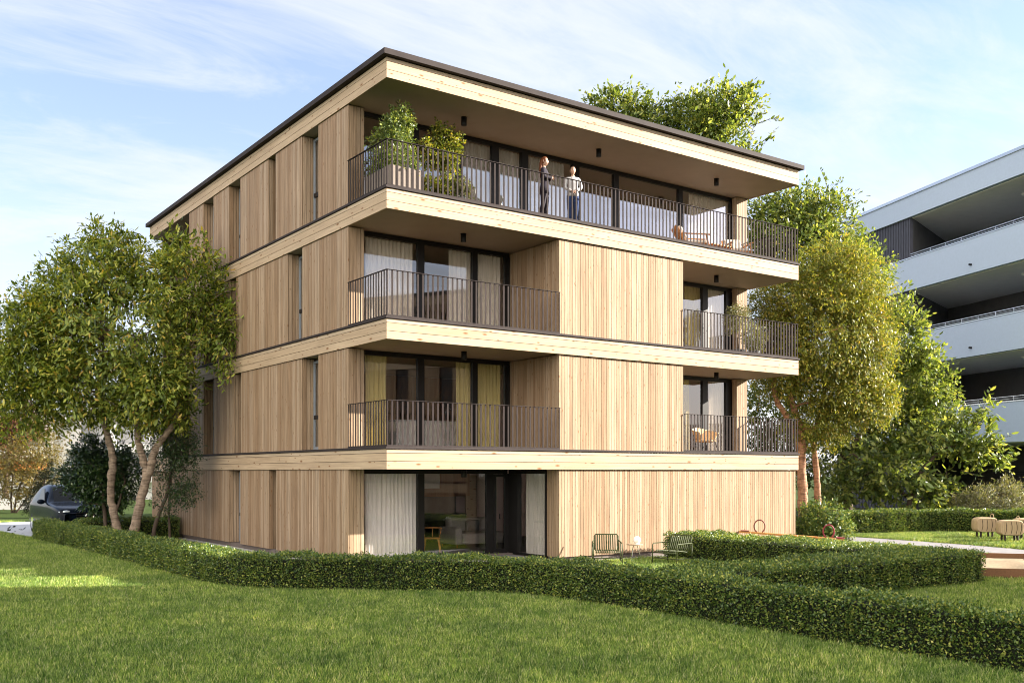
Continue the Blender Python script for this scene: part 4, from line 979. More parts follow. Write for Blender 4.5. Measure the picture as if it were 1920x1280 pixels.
for z, s in ((3.3, -11.5), (3.3, -6.0), (6.0, -8.0), (6.0, -2.8), (3.3, -2.0)):
    mb = MB(W3); mb.add([(s - 1.9, .03, z), (s + 1.9, .03, z), (s + 1.9, 1.5, z - .65), (s - 1.9, 1.5, z - .65), (s - 1.9, .03, z - .06), (s + 1.9, .03, z - .06), (s + 1.9, 1.5, z - .85), (s - 1.9, 1.5, z - .85)],
        [(0, 1, 2, 3), (4, 7, 6, 5), (2, 6, 7, 3), (0, 3, 7, 4), (1, 5, 6, 2), (0, 4, 5, 1)]); mb.build('awning', M['awning'], fb_)
p = atd(-60, 960, 61); q = atd(75, 960, 61)
tag(MB().bar((p[0], p[1], .35), (q[0], q[1], .35), .3, .7).build('garden_wall', M['farwhite']), 'low white garden wall behind the maple stems', 'wall')

# ================================================================== parked car
M['carpaint'] = plain('dark_blue_paint', (.003, .006, .013), .16, 0, .05, 2, spec=.12)
M['tyre'] = plain('tyre_rubber', (.012, .012, .012), .8)
M['chrome'] = plain('chrome', (.75, .75, .77), .12, 1, .02, 4)
M['lampglass'] = plain('headlight_glass', (.62, .66, .70), .12, .4, .3, 30)
M['carglass'] = plain('car_glass', (.004, .005, .007), .06, 0, .05, 2, spec=.15)
def car(loc, rz):
    t = thing('parked_car', 'dark blue car half hidden behind the glossy shrub and the hedge', 'car', (0, 0, 0))
    # cross-sections along y (front at -y): y, half width, z bottom, z belt, z top
    st = [(-2.30, .80, .30, .72, .78), (-2.22, .94, .24, .86, .93), (-1.9, 1.02, .22, .96, 1.02), (-1.2, 1.05, .22, 1.02, 1.10), (-.75, 1.06, .22, 1.05, 1.16), (-.05, 1.06, .22, 1.08, 1.68), (.5, 1.06, .22, 1.08, 1.76), (1.4, 1.06, .22, 1.08, 1.74), (2.0, 1.03, .24, 1.06, 1.60), (2.3, .98, .3, 1.0, 1.15)]
    vs = []; n = 12
    for y, hw, zb, zl, zt in st:
        tw = hw * (.97 if zt - zl < .2 else .80)
        ring = [(-hw * .92, zb), (-hw, zb + .12), (-hw, (zb + zl) / 2), (-hw * .985, zl), (-tw, zl + (zt - zl) * .72), (-tw * .8, zt), (tw * .8, zt), (tw, zl + (zt - zl) * .72), (hw * .985, zl), (hw, (zb + zl) / 2), (hw, zb + .12), (hw * .92, zb)]
        vs += [(x, y, z) for x, z in ring]
    k = len(st); mb = MB(); mb.add(vs, [(i * n + j, i * n + (j + 1) % n, (i + 1) * n + (j + 1) % n, (i + 1) * n + j) for i in range(k - 1) for j in range(n)] + [tuple(range(n)), tuple(range((k - 1) * n, k * n))[::-1]])
    bd = mb.build('body', M['carpaint'], t, True)
    cr = bd.data.attributes.new('crease_edge', 'FLOAT', 'EDGE'); vy = [v.co.y for v in bd.data.vertices]
    for e in bd.data.edges:
        a, b_ = sorted(e.vertices); i, j = a % n, b_ % n
        if i == j and i in (3, 5, 6, 8): cr.data[e.index].value = .75
        elif a // n == b_ // n and a // n in (1, 4): cr.data[e.index].value = .45
    s_ = bd.modifiers.new('s', 'SUBSURF'); s_.levels = s_.render_levels = 2
    MB().quad((-.80, -.78, 1.17), (.80, -.78, 1.17), (.70, -.10, 1.66), (-.70, -.10, 1.66)).build('windscreen', M['carglass'], t).modifiers.new('s', 'SOLIDIFY').thickness = .02
    for sx in (-1, 1):
        x = sx * 1.0
        a = MB(); a.add([(sx * 1.035, -.55, 1.12), (sx * 1.035, .45, 1.12), (sx * .90, .45, 1.60), (sx * .90, .05, 1.60)], [(0, 1, 2, 3)]); g = a.build('side_window', M['carglass'], t); g.modifiers.new('s', 'SOLIDIFY').thickness = .03
        MB().ball((sx * 1.17, -.52, 1.16), (.13, .07, .09)).build('wing_mirror', M['carpaint'], t, True)
        h = MB(); h.ball((sx * .72, -2.12, .84), (.24, .16, .085), 16, 9); hl = h.build('headlight', M['lampglass'], t, True)
        for wy in (-1.45, 1.45):
            w_ = MB(); c = np.array((sx * .93, wy, .34)); w_.tube([c - (sx * .12, 0, 0), c + (sx * .12, 0, 0)], .34, 24); wh = w_.build('wheel', M['tyre'], t, True)
            MB().tube([c + (sx * .10, 0, 0), c + (sx * .13, 0, 0)], .22, 18).build('rim', M['chrome'], wh)
    gr = MB()
    for i in range(5): gr.box(-.42, .42, -2.335, -2.30, .50 + i * .07, .535 + i * .07)
    g = gr.build('grille', M['frame'], t)
    em = MB(); c = np.array((0, -2.36, .68)); em.tube([c + (.13 * math.cos(a), 0, .13 * math.sin(a)) for a in np.linspace(0, 6.283, 28)[:-1]], .014, 6, closed=True)
    for a in (90, 210, 330): em.bar(c, c + (.125 * math.cos(R(a)), 0, .125 * math.sin(R(a))), .02, .02)
    em.build('emblem', M['chrome'], t)
    t.location = loc; t.rotation_euler.z = rz; t.scale = (1.06, 1.06, 1.06); return t
cp_ = atd(157, 980, 36.0); car((cp_[0] + .10, cp_[1] + 2.4, 0), R(2))

# ================================================================== garden furniture
M['olive_metal'] = plain('olive_green_metal', (.045, .055, .020), .55, 0, .08, 5, spec=.2)
def garden_chair(loc, rz, label):
    t = thing('garden_chair', label, 'chair', (0, 0, 0), 0, 'green slatted metal garden chairs')
    W_ = .31
    seat = MB(); back = MB()
    for i in range(11):
        x = -W_ + .03 + i * (2 * W_ - .06) / 10
        seat.tube([(x, -.36, .33), (x, -.33, .38), (x, -.28, .395), (x, .0, .36), (x, .18, .335), (x, .235, .36)], .014, 6)
        back.tube([(x, .24, .365), (x, .27, .42), (x, .33, .56), (x, .40, .74)], .014, 6)
    seat.tube([(-W_, -.36, .33), (W_, -.36, .33)], .015, 6); seat.build('slatted_seat', M['olive_metal'], t, True)
    back.tube([(-W_, .25, .36), (-W_, .38, .70), (-W_ + .04, .40, .745), (W_ - .04, .40, .745), (W_, .38, .70), (W_, .25, .36)], .015, 6); back.build('slatted_backrest', M['olive_metal'], t, True)
    for sx in (-1, 1):
        x = sx * (W_ + .05)
        MB().tube([(x, -.38, 0), (x, -.38, .52), (x, -.34, .56), (x, .30, .56), (sx * W_, .345, .60)], .014, 8).build('armrest', M['olive_metal'], t, True)
        MB().tube([(x, .30, 0), (x, .30, .545)], .014, 8).build('leg', M['olive_metal'], t, True)
        MB().tube([(x, -.37, .19), (x, .29, .19)], .012, 6).build('side_rail', M['olive_metal'], t, True)
    MB().tube([(-W_ - .05, -.30, .19), (W_ + .05, -.30, .19)], .012, 6).build('cross_rail', M['olive_metal'], t, True)
    t.location = loc; t.rotation_euler.z = rz; return t
g1 = atd(1138, 1060, 24.9); g2 = atd(1262, 1062, 24.7)
garden_chair((g1[0], g1[1], 0), R(-38), 'green slatted garden chair facing the lawn, left of the small table')
garden_chair((g2[0], g2[1], 0), R(-78), 'green slatted garden chair turned sideways, right of the small table')
g3 = atd(1190, 1050, 25.6); tx, ty = g3[0], g3[1]
st_ = thing('side_table', 'small round side table on three thin legs between the garden chairs', 'table', (tx, ty, 0))
MB().lathe((tx, ty, 0), [(.20, .445), (.215, .45), (.215, .465), (.20, .47)], 28).build('tabletop', M['fascia_x'], st_)
for a in (80, 200, 320): MB().tube([(tx + .2 * math.cos(R(a)), ty + .2 * math.sin(R(a)), 0), (tx + .06 * math.cos(R(a)), ty + .06 * math.sin(R(a)), .446)], .009, 6).build('leg', M['steel'], st_)
lx, ly = tx + .06, ty - .02
gl_ = thing('globe_lamp', 'white globe lantern standing on the small garden table', 'lantern', (lx, ly, .47))
MB().lathe((lx, ly, .47), [(.07, 0.0005), (.07, .012), (.03, .02)], 18).build('lamp_base', M['white'], gl_)
MB().ball((lx, ly, .47 + .105), .098, 20, 14).build('globe', M['white'], gl_, True)
# seesaw
M['red'] = plain('red_rubber', (.20, .025, .04), .5, 0, .1, 6)
sa = atd(1386, 996, 29.0); sb = atd(1582, 1011, 28.0)
sw = thing('seesaw', 'orange wooden seesaw plank with red loop handles behind the hedge', 'seesaw', ((sa[0] + sb[0]) / 2, (sa[1] + sb[1]) / 2, 0))
M['redbrown'] = plain('red_brown_rubber', (.16, .055, .04), .6, 0, .1, 6)  # browner tone for the handle and seat at the left end
M['sawplank'] = wood('orange_plank', [(0, (.42, .19, .06)), (1, (.48, .23, .08))], 0, .5, .5, .2)
MB().bar(sa, sb, .22, .05).build('plank', M['sawplank'], sw, bevel=.008)
mc = (sa + sb) / 2; MB().box(mc[0] - .08, mc[0] + .08, mc[1] - .08, mc[1] + .08, 0, mc[2] - .026).build('pivot_post', M['greymat'], sw)
u_ = unit(sb - sa)
for k, c in ((.20, sa), (.86, sb)):
    c = sa + (sb - sa) * k + np.array((0, 0, .028)); cr_ = np.array((u_[0], u_[1], 0))
    MB().tube([c + cr_ * .0 + np.array((RT[0], RT[1], 0)) * .16 * math.cos(a) + np.array((0, 0, .17 + .19 * math.sin(a))) for a in np.linspace(-1.1, math.pi + 1.1, 22)], .02, 8).build('handle', M['red'] if k > .5 else M['redbrown'], sw, True)
for k in (.06, .97):
    c = sa + (sb - sa) * k; MB().bar(c - u_ * .12 + (0, 0, .04), c + u_ * .12 + (0, 0, .04), .26, .028).build('seat', M['red'] if k > .5 else M['redbrown'], sw, bevel=.01)
# wooden sheep
M['sheepwood'] = wood('carved_pale_wood', [(0, (.42, .31, .19)), (1, (.50, .38, .25))], 2, .7, .8, .3)
M['burnt'] = plain('dark_leg_wood', (.035, .026, .02), .8)
def sheep(px, py, d, rz, label):
    p = atd(px, py, d); t = thing('wooden_sheep', label, 'sculpture', (0, 0, 0), 0, 'carved wooden sheep on the grass')
    n, k = 28, 7; vs = []
    for j in range(k):
        y = -.24 + .48 * j / (k - 1); sc = (.90, .98, 1, 1, 1, .98, .90)[j]
        for i in range(n):
            a = 2 * math.pi * i / n; c, s = math.cos(a), math.sin(a)
            x = .39 * math.copysign(abs(c) ** .45, c) * sc; z = .26 * math.copysign(abs(s) ** .45, s) * sc
            vs.append((x, y, .50 + z))
    mb = MB(); mb.add(vs, [(j * n + i, j * n + (i + 1) % n, (j + 1) * n + (i + 1) % n, (j + 1) * n + i) for j in range(k - 1) for i in range(n)] + [tuple(range(n)), tuple(range((k - 1) * n, k * n))[::-1]])
    mb.build('body', M['sheepwood'], t)
    g = MB()
    for x in (-.19, -.02, .14, .27):
        g.tube([(x - .02, -.243, .30), (x + .015, -.247, .45), (x + .015, -.247, .56), (x - .005, -.243, .70)], .008, 5)
    g.build('carved_groove', M['burnt'], t)
    for x in (-.2, .2):
        for y in (-.15, .15): MB().tube([(x, y, 0), (x, y, .26)], .035, 10).build('leg', M['burnt'], t, True)
    MB().tube([(.26 + .05 * math.cos(a), 0, .80 + .08 * math.sin(a)) for a in np.linspace(-.7, math.pi + .7, 14)], .012, 6).build('rope_loop', M['sheepwood'], t, True)
    t.location = (p[0], p[1], 0); t.rotation_euler.z = rz
sheep(1846, 1010, 34.4, R(-36), 'carved wooden sheep standing apart, leftmost of the three')
sheep(1893, 1016, 32.6, R(-44), 'carved wooden sheep in the middle, closest to the path')
sheep(1922, 1011, 33.8, R(-36), 'carved wooden sheep cut by the right picture edge')
# sandbox
M['sand'] = plain('sand', (.25, .19, .12), .95, 0, .12, 14, .6)
M['sandboard'] = wood('sandbox_board', [(0, (.15, .078, .04)), (1, (.20, .105, .055))], 0, .6, .8, .3)
sbx = thing('sandbox', 'brown wooden sandbox filled with heaped sand beside the broad hedge', 'sandbox', (12.4, -8.0, 0))
sc0 = np.array((10.05, -7.9)); su = unit(np.array((.60, -.80))); sv = np.array((.80, .60))
cs = [sc0, sc0 + su * 2.2, sc0 + su * 2.2 + sv * 4.4, sc0 + sv * 4.4]
for i in range(4):
    a, b_ = cs[i], cs[(i + 1) % 4]; e = unit(b_ - a) * .03
    MB().bar((*(a + e), .13), (*(b_ - e), .13), .07, .24).build('side_board', M['sandboard'], sbx, bevel=.006)
mb = MB(); n = 26; vs = []
for j in range(n):
    for i in range(n):
        u, v = i / (n - 1), j / (n - 1); p = sc0 + su * 2.2 * u + sv * 4.4 * v; e = min(u, 1 - u, v, 1 - v) * 4
        h = .13 + min(1, e) * (.16 * math.exp(-((u - .25) ** 2 + (v - .45) ** 2) * 14) + .10 * math.exp(-((u - .75) ** 2 + (v - .4) ** 2) * 16) + .03 * math.sin(9 * u + 5 * v) + .02 * math.sin(17 * v - 11 * u))
        vs.append((*p, h))
mb.add(vs, [(j * n + i, j * n + i + 1, (j + 1) * n + i + 1, (j + 1) * n + i) for j in range(n - 1) for i in range(n - 1)])
mb.build('sand_heap', M['sand'], sbx, True)

# ================================================================== potted plants on the balconies
M['planter'] = wood('grey_planter', [(0, (.20, .165, .14)), (1, (.30, .25, .21))], 2, .6, .6, .1)
def potplant(name, label, x, y, z0, pot, stem, ells, mat, nb_, per, spread, size, lw, seed, droop=.2, bm='bark_dark'):
    """pot = ('box', hx, hy, h) or ('round', r, h)"""
    t = thing(name, label, 'potted plant', (x, y, z0))
    if pot[0] == 'box':
        _, hx, hy, h = pot; mb = MB(); mb.box(x - hx, x + hx, y - hy, y + hy, z0, z0 + h); mb.build('planter_box', M['planter'], t, bevel=.012)
        MB().box(x - hx + .03, x + hx - .03, y - hy + .03, y + hy - .03, z0 + h, z0 + h + .008).build('soil', M['burnt'], t); zt = z0 + h
    else:
        _, r_, h = pot; MB().lathe((x, y, z0), [(r_ * .78, 0), (r_ * .8, .01), (r_, h - .02), (r_, h), (r_ * .9, h), (r_ * .88, h - .04)], 24).build('pot', M['greymat'], t, True); zt = z0 + h
    for s in stem: MB().tube([(x + a, y + b_, zt - .05 + c) for a, b_, c, _ in s], [q[3] for q in s], 8).build('stem', M[bm], t, True)
    EE = [((x + a, y + b_, zt + c), (r1, r2, r3), w_) for a, b_, c, r1, r2, r3, w_ in ells]
    P, D, _, _, _ = crown_pts(EE, nb_, per, spread, droop); npmesh('foliage', leaves(P, D, size, lw, .3, .2), mat, t); return t
z3 = FL[3]; px_, py_ = .62, .85
potplant('potted_tree', 'bushy green potted tree in a wooden planter at the left corner of the top balcony', px_, py_, z3, ('box', .42, .65, .62),
         [[(0, .1, 0, .03), (.03, .1, .5, .025), (.05, .05, 1.0, .015)]],
         [(0, .1, .65, .42, .55, .55, 3), (.12, 0, 1.15, .28, .34, .32, 1.5), (.16, -.1, 1.42, .15, .18, .18, .5), (-.02, .3, .2, .36, .4, .3, 1), (.1, -.35, .15, .26, .25, .35, .8)], M['leaf_fresh'], 620, 10, .2, .085, .2, 41)
xg_ = fY(826, .95)
potplant('potted_tree', 'golden potted standard tree with a lopsided crown beside the lamp on the top balcony', xg_, .95, z3, ('round', .2, .34),
         [[(.12, 0, 0, .03), (.1, 0, .45, .026), (.05, 0, 1.05, .02)], [(.1, 0, .45, .02), (-.2, 0, .95, .012)]],
         [(.15, 0, 1.05, .24, .26, .30, 2), (.34, -.05, 1.35, .13, .15, .34, 1.3), (-.02, 0, 1.55, .10, .12, .26, .9), (-.44, .05, 1.12, .18, .18, .14, .9), (-.2, .05, .92, .28, .22, .18, 1.2), (.24, 0, .66, .14, .16, .2, .6)], M['leaf_gold'], 520, 10, .16, .075, .3, 42)
for i, (px, lb) in enumerate(((806, 'small round potted shrub on the top balcony, beneath the golden tree on its left'), (838, 'small round potted shrub on the top balcony, directly under the golden tree trunk'), (864, 'smallest potted shrub on the top balcony, right of the golden tree'))):
    potplant('potted_shrub', lb, fY(px, .55 - .1 * i), .55 - .1 * i, z3, ('round', .14, .2), [[(0, 0, 0, .015), (0, 0, .2, .01)]],
             [(0, 0, .20, .22, .22, .22, 1)], M['leaf_olive'] if i == 2 else M['leaf_gold'], 170, 9, .12, .06, .35, 50 + i)
z2 = FL[2]
x_ = fY(1383, 1.3)
potplant('potted_olive_tree', 'taller potted olive tree with a round crown in front of the right pier', x_, 1.3, z2, ('round', .24, .36), [[(0, 0, 0, .028), (.03, 0, .5, .024), (0, 0, .85, .018)]],
         [(0, 0, 1.0, .36, .36, .34, 2), (-.15, 0, .8, .25, .25, .25, 1), (.12, 0, 1.2, .22, .22, .2, .6)], M['leaf_olive'], 420, 10, .16, .06, .16, 61, .2, 'bark')
x_ = fY(1414, .75)
potplant('potted_olive_tree', 'lower potted olive bush at the outer corner of the right balcony', x_, .75, z2, ('round', .2, .28), [[(0, 0, 0, .02), (.0, 0, .4, .016)]],
         [(0, 0, .42, .34, .34, .36, 2), (.1, 0, .12, .2, .2, .2, .6)], M['leaf_olive'], 330, 10, .15, .06, .16, 62, .2, 'bark')
# ================================================================== two women on the top balcony
def skin_geo(nodes, edges, root, sub=2):
    names = list(nodes); me = bpy.data.meshes.new('tmp')
    me.from_pydata([nodes[k][0] for k in names], [(names.index(a), names.index(b_)) for a, b_ in edges], [])
    o = bpy.data.objects.new('tmp', me); C.objects.link(o); md = o.modifiers.new('k', 'SKIN'); md.use_smooth_shade = True; md.branch_smoothing = .6
    sv = me.skin_vertices[0].data
    for i, k in enumerate(names):
        r = nodes[k][1]; sv[i].radius = (r, r) if np.isscalar(r) else r; sv[i].use_root = (k == root)
    s = o.modifiers.new('s', 'SUBSURF'); s.levels = s.render_levels = sub
    bpy.context.view_layer.update(); ev = o.evaluated_get(bpy.context.evaluated_depsgraph_get()); m2 = ev.to_mesh()
    V = [tuple(v.co) for v in m2.vertices]; F = [tuple(p.vertices) for p in m2.polygons]; ev.to_mesh_clear()
    bpy.data.objects.remove(o); bpy.data.meshes.remove(me); return V, F
def skinmat(name, col):
    m, t, b = newmat(name); c = ramp(t, noise2(t, 14, 4), [(.3, tuple(x * .93 for x in col)), (.7, tuple(min(1, x * 1.05) for x in col))])
    link(t, c, b.inputs['Base Color']); b.inputs['Roughness'].default_value = .5; b.inputs['Subsurface Weight'].default_value = .1; b.inputs['Subsurface Radius'].default_value = (.02, .008, .004); return m
M['skin'] = skinmat('skin', (.42, .25, .175))
M['lip'] = plain('lips', (.42, .12, .10), .45); M['eye'] = plain('eye_dark', (.03, .02, .018), .2); M['brow'] = plain('eyebrow', (.06, .035, .02), .8)
def head_pts(sc=1.0, n=30, m=22):
    """rows of head-surface points from the crown down; returns the grid and the unit directions"""
    G = []; U = []
    for j in range(m + 1):
        th = math.pi * j / m
        for i in range(n):
            a = 2 * math.pi * i / n; x, y, z = math.sin(th) * math.cos(a), math.sin(th) * math.sin(a), math.cos(th)
            w_ = 1 - (.34 * (-z) ** 1.3 if z < 0 else 0); dp = 1 - (.22 * (-z) ** 1.5 if z < 0 and y > 0 else 0)
            px, py, pz = .074 * x * w_ * sc, .094 * y * dp * sc, .117 * z * sc
            if sc == 1.0 and y < 0:
                py -= .020 * math.exp(-((px / .010) ** 2 + ((pz + .022) / .020) ** 2)) + .008 * math.exp(-((px / .008) ** 2 + ((pz - .008) / .022) ** 2))      # nose
                py -= .006 * math.exp(-((px / .020) ** 2 + ((pz + .062) / .008) ** 2)) + .006 * math.exp(-((px / .02) ** 2 + ((pz + .098) / .014) ** 2))             # lips, chin
                py += .009 * (math.exp(-(((px - .031) / .015) ** 2 + ((pz - .006) / .010) ** 2)) + math.exp(-(((px + .031) / .015) ** 2 + ((pz - .006) / .010) ** 2)))  # eye sockets
            G.append((px, py + .002, pz + 1.553)); U.append((x, y, z))
    return G, U, n, m
def loft(mb, rings, n=18):          # rings of (x, y, z, rx, ry)
    vs = [(x + rx * math.cos(2 * math.pi * i / n), y + ry * math.sin(2 * math.pi * i / n), z) for x, y, z, rx, ry in rings for i in range(n)]; k = len(rings)
    mb.add(vs, [(j * n + i, j * n + (i + 1) % n, (j + 1) * n + (i + 1) % n, (j + 1) * n + i) for j in range(k - 1) for i in range(n)] + [tuple(range(n))[::-1], tuple(range((k - 1) * n, k * n))])
def limb(mb, pts, rad, n=12):
    P = np.array(pts, float); ts = np.linspace(0, len(P) - 1, (len(P) - 1) * 6 + 1); Q = np.stack([np.interp(ts, np.arange(len(P)), P[:, i]) for i in range(3)], 1)
    for _ in range(3): Q[1:-1] = (Q[:-2] + 2 * Q[1:-1] + Q[2:]) / 4
    mb.tube(Q, np.interp(ts, np.arange(len(P)), rad), n)
def person(label, loc, rz, pose, topmat, trousmat, hairmat, shoemat, longhair, hem=.80, sc=1.0):
    t = thing('person', label, 'person', (0, 0, 0))
    J = {k: np.array(v, float) for k, v in pose.items()}
    S = {'l': np.array((.150, .012, 1.335)), 'r': np.array((-.150, .012, 1.335))}; H = {'l': np.array((.080, .0, .88)), 'r': np.array((-.080, .0, .88))}
    sp_ = {'pelvis': ((0, 0, .93), (.120, .085)), 'belly': ((0, -.005, 1.06), (.098, .07)), 'chest': ((0, -.005, 1.22), (.115, .08)), 'collar': ((0, .012, 1.345), (.075, .05)), 'neck': ((0, .014, 1.41), .047), 'nape': ((0, .012, 1.47), .045)}
    ed = [('pelvis', 'belly'), ('belly', 'chest'), ('chest', 'collar'), ('collar', 'neck'), ('neck', 'nape')]; D = {}
    for s in 'lr':
        e_, w_ = J['e' + s], J['w' + s]; D[s] = unit(J['pd' + s]) if 'pd' + s in J else unit(w_ - e_)
        sp_.update({'s' + s: (tuple(S[s]), .048), 'e' + s: (tuple(e_), .036), 'w' + s: (tuple(w_), .026), 'p' + s: (tuple(w_ + D[s] * .05), (.034, .02)), 'q' + s: (tuple(w_ + D[s] * .085), (.030, .014)),
                    'h' + s: (tuple(H[s]), .08), 'k' + s: (tuple(J['k' + s]), .044), 'a' + s: (tuple(J['a' + s]), .028), 't' + s: (tuple(J['t' + s]), (.036, .022))})
        ed += [('collar', 's' + s), ('s' + s, 'e' + s), ('e' + s, 'w' + s), ('w' + s, 'p' + s), ('p' + s, 'q' + s), ('pelvis', 'h' + s), ('h' + s, 'k' + s), ('k' + s, 'a' + s), ('a' + s, 't' + s)]
    mb = MB(); V, F = skin_geo(sp_, ed, 'pelvis'); mb.add(V, F)
    G, U, n, m = head_pts(); mb.add(G, [(j * n + i, (j + 1) * n + i, (j + 1) * n + (i + 1) % n, j * n + (i + 1) % n) for j in range(m) for i in range(n)])
    for s in (-1, 1): mb.ball((s * .074, .012, 1.552), (.011, .020, .030), 8, 6)          # ears
    for s in 'lr':                                                                         # five fingers
        w_ = J['w' + s]; d = D[s]; q = w_ + d * .085; sd = unit(np.cross(d, (0, .3, 1.))); nn = np.cross(sd, d); nn = nn if nn[2] < 0 else -nn
        for o_, l_ in ((-.026, .062), (-.009, .072), (.009, .068), (.025, .054)):
            b0 = q + sd * o_ - d * .01; mb.tube([b0, b0 + d * l_ * .45 + nn * .004, b0 + d * l_ * .8 + nn * .018, b0 + d * l_ * .95 + nn * .034], [.0088, .0085, .008, .006], 7)
        b0 = w_ + d * .03 - sd * .028; mb.tube([b0, b0 - sd * .022 + d * .022, b0 - sd * .026 + d * .05 + nn * .008], [.011, .010, .007], 7)
    mb.build('body', M['skin'], t, True)
    for s in (-1, 1):
        MB().ball((s * .030, -.078, 1.561), (.011, .006, .0055), 8, 6).build('eye', M['eye'], t, True)
        MB().tube([(s * .016, -.087, 1.579), (s * .032, -.084, 1.583), (s * .047, -.073, 1.577)], .0028, 5).build('eyebrow', M['brow'], t)
    MB().ball((0, -.081, 1.491), (.021, .009, .0055), 10, 6).build('mouth', M['lip'], t, True)
    top = MB(); wide = .170 if hem < .85 else .164
    loft(top, [(0, 0, hem, wide, .118), (0, 0, .92, wide - .004, .115), (0, -.004, 1.05, .128, .094), (0, -.006, 1.17, .142, .105), (0, -.004, 1.26, .152, .104), (0, .008, 1.325, .160, .082), (0, .014, 1.372, .098, .062), (0, .015, 1.395, .066, .056)])
    for s in 'lr': limb(top, [S[s] * (.45, 1, 1) + (0, 0, -.01), S[s] * (1.02, 1, 1) + (0, 0, -.012), J['e' + s], J['w' + s] - unit(J['w' + s] - J['e' + s]) * .02], [.066, .062, .047, .034])
    top.build('top', topmat, t, True)
    tr = MB(); loft(tr, [(0, 0, 1.0, .128, .095), (0, .004, .93, .148, .108), (0, .006, .86, .155, .112), (0, .004, .80, .140, .095), (0, .0, .77, .10, .06)])
    for s in 'lr': limb(tr, [H[s] * (.96, 1, 1), (H[s] + J['k' + s]) / 2, J['k' + s], (J['k' + s] + J['a' + s]) / 2 + (0, .02, 0), J['a' + s] + (0, 0, .02)], [.090, .080, .060, .056, .044])
    tr.build('trousers', trousmat, t, True)
    for s in 'lr':
        a, tt = J['a' + s], J['t' + s]; V, F = skin_geo({'h': ((a[0], a[1] + .03, .035), .036), 'a': ((a[0], a[1], .05), .042), 't': (tuple(tt), (.040, .026))}, [('h', 'a'), ('a', 't')], 'a', 1); m_ = MB(); m_.add(V, F); m_.build('shoe', shoemat, t, True)
    hr = MB(); G, U, n, m = head_pts(1.10); keep = [(u[2] > .52 + .18 * max(0, -u[1])) or (u[1] > -.42 and u[2] > -.18) or (u[1] > -.05 and u[2] > -.5) or (u[1] > .35) for u in U]
    hr.add(G, [f for f in ((j * n + i, (j + 1) * n + i, (j + 1) * n + (i + 1) % n, j * n + (i + 1) % n) for j in range(m) for i in range(n)) if all(keep[v] for v in f)])
    if longhair: loft(hr, [(0, .055, 1.60, .072, .050), (0, .075, 1.52, .086, .050), (0, .085, 1.43, .092, .044), (0, .098, 1.33, .090, .036), (0, .105, 1.23, .070, .028), (0, .104, 1.16, .034, .014)])
    else: hr.ball((0, .108, 1.545), (.042, .040, .045), 12, 8)
    hr.build('hair', hairmat, t, True)
    t.location = loc; t.rotation_euler.z = rz; t.scale = (sc,) * 3; return t
M['jacket'] = plain('dark_plum_cloth', (.014, .010, .019), .8, 0, .2, 12); M['leggings'] = plain('dark_plum_trousers', (.013, .008, .015), .75, 0, .2, 12)
M['sweater'] = plain('pale_knit', (.40, .39, .385), .9, 0, .06, 20); M['jeans'] = plain('blue_denim', (.018, .035, .10), .85, 0, .3, 16)
M['hair_red'] = wood('red_brown_hair', [(0, (.12, .038, .016)), (1, (.16, .055, .025))], 2, .45, .9, 0); M['hair_dark'] = wood('dark_hair', [(0, (.014, .008, .006)), (1, (.020, .011, .008))], 2, .45, .8, 0)
M['shoe'] = plain('dark_shoe', (.02, .018, .02), .5)
hx = onY(1021, 300, .55); hy_ = onY(1074, 320, .55)
fx = math.atan2(RT[1], RT[0]) + math.pi / 2          # facing picture right
person('woman seen from the side with long red-brown hair, arms crossed, in dark clothes', (hx[0], .55, FL[3]), fx + R(-12),
       {'el': (.215, -.02, 1.11), 'er': (-.215, -.02, 1.11), 'wl': (.05, -.17, 1.155), 'wr': (-.05, -.20, 1.125), 'pdl': (-1, -.05, .1), 'pdr': (1, .05, .15),
        'kl': (.085, -.03, .49), 'kr': (-.085, .02, .48), 'al': (.08, .0, .085), 'ar': (-.09, .09, .085), 'tl': (.09, -.14, .03), 'tr': (-.10, -.05, .03)},
       M['jacket'], M['leggings'], M['hair_red'], M['shoe'], True, .74, 1.045)
person('woman facing the garden with dark tied hair, pale sweater and blue jeans, hands clasped', (hy_[0], .55, FL[3]), math.atan2(-FW[1], -FW[0]) + math.pi / 2 + R(8),
       {'el': (.235, .0, 1.10), 'er': (-.235, .0, 1.10), 'wl': (.055, -.145, .985), 'wr': (-.055, -.15, .975), 'pdl': (-.8, -.3, -.5), 'pdr': (.8, -.3, -.5),
        'kl': (.088, -.02, .48), 'kr': (-.085, .0, .48), 'al': (.085, .02, .085), 'ar': (-.085, .03, .085), 'tl': (.10, -.12, .03), 'tr': (-.10, -.11, .03)},
       M['sweater'], M['jeans'], M['hair_dark'], M['shoe'], False, .86)
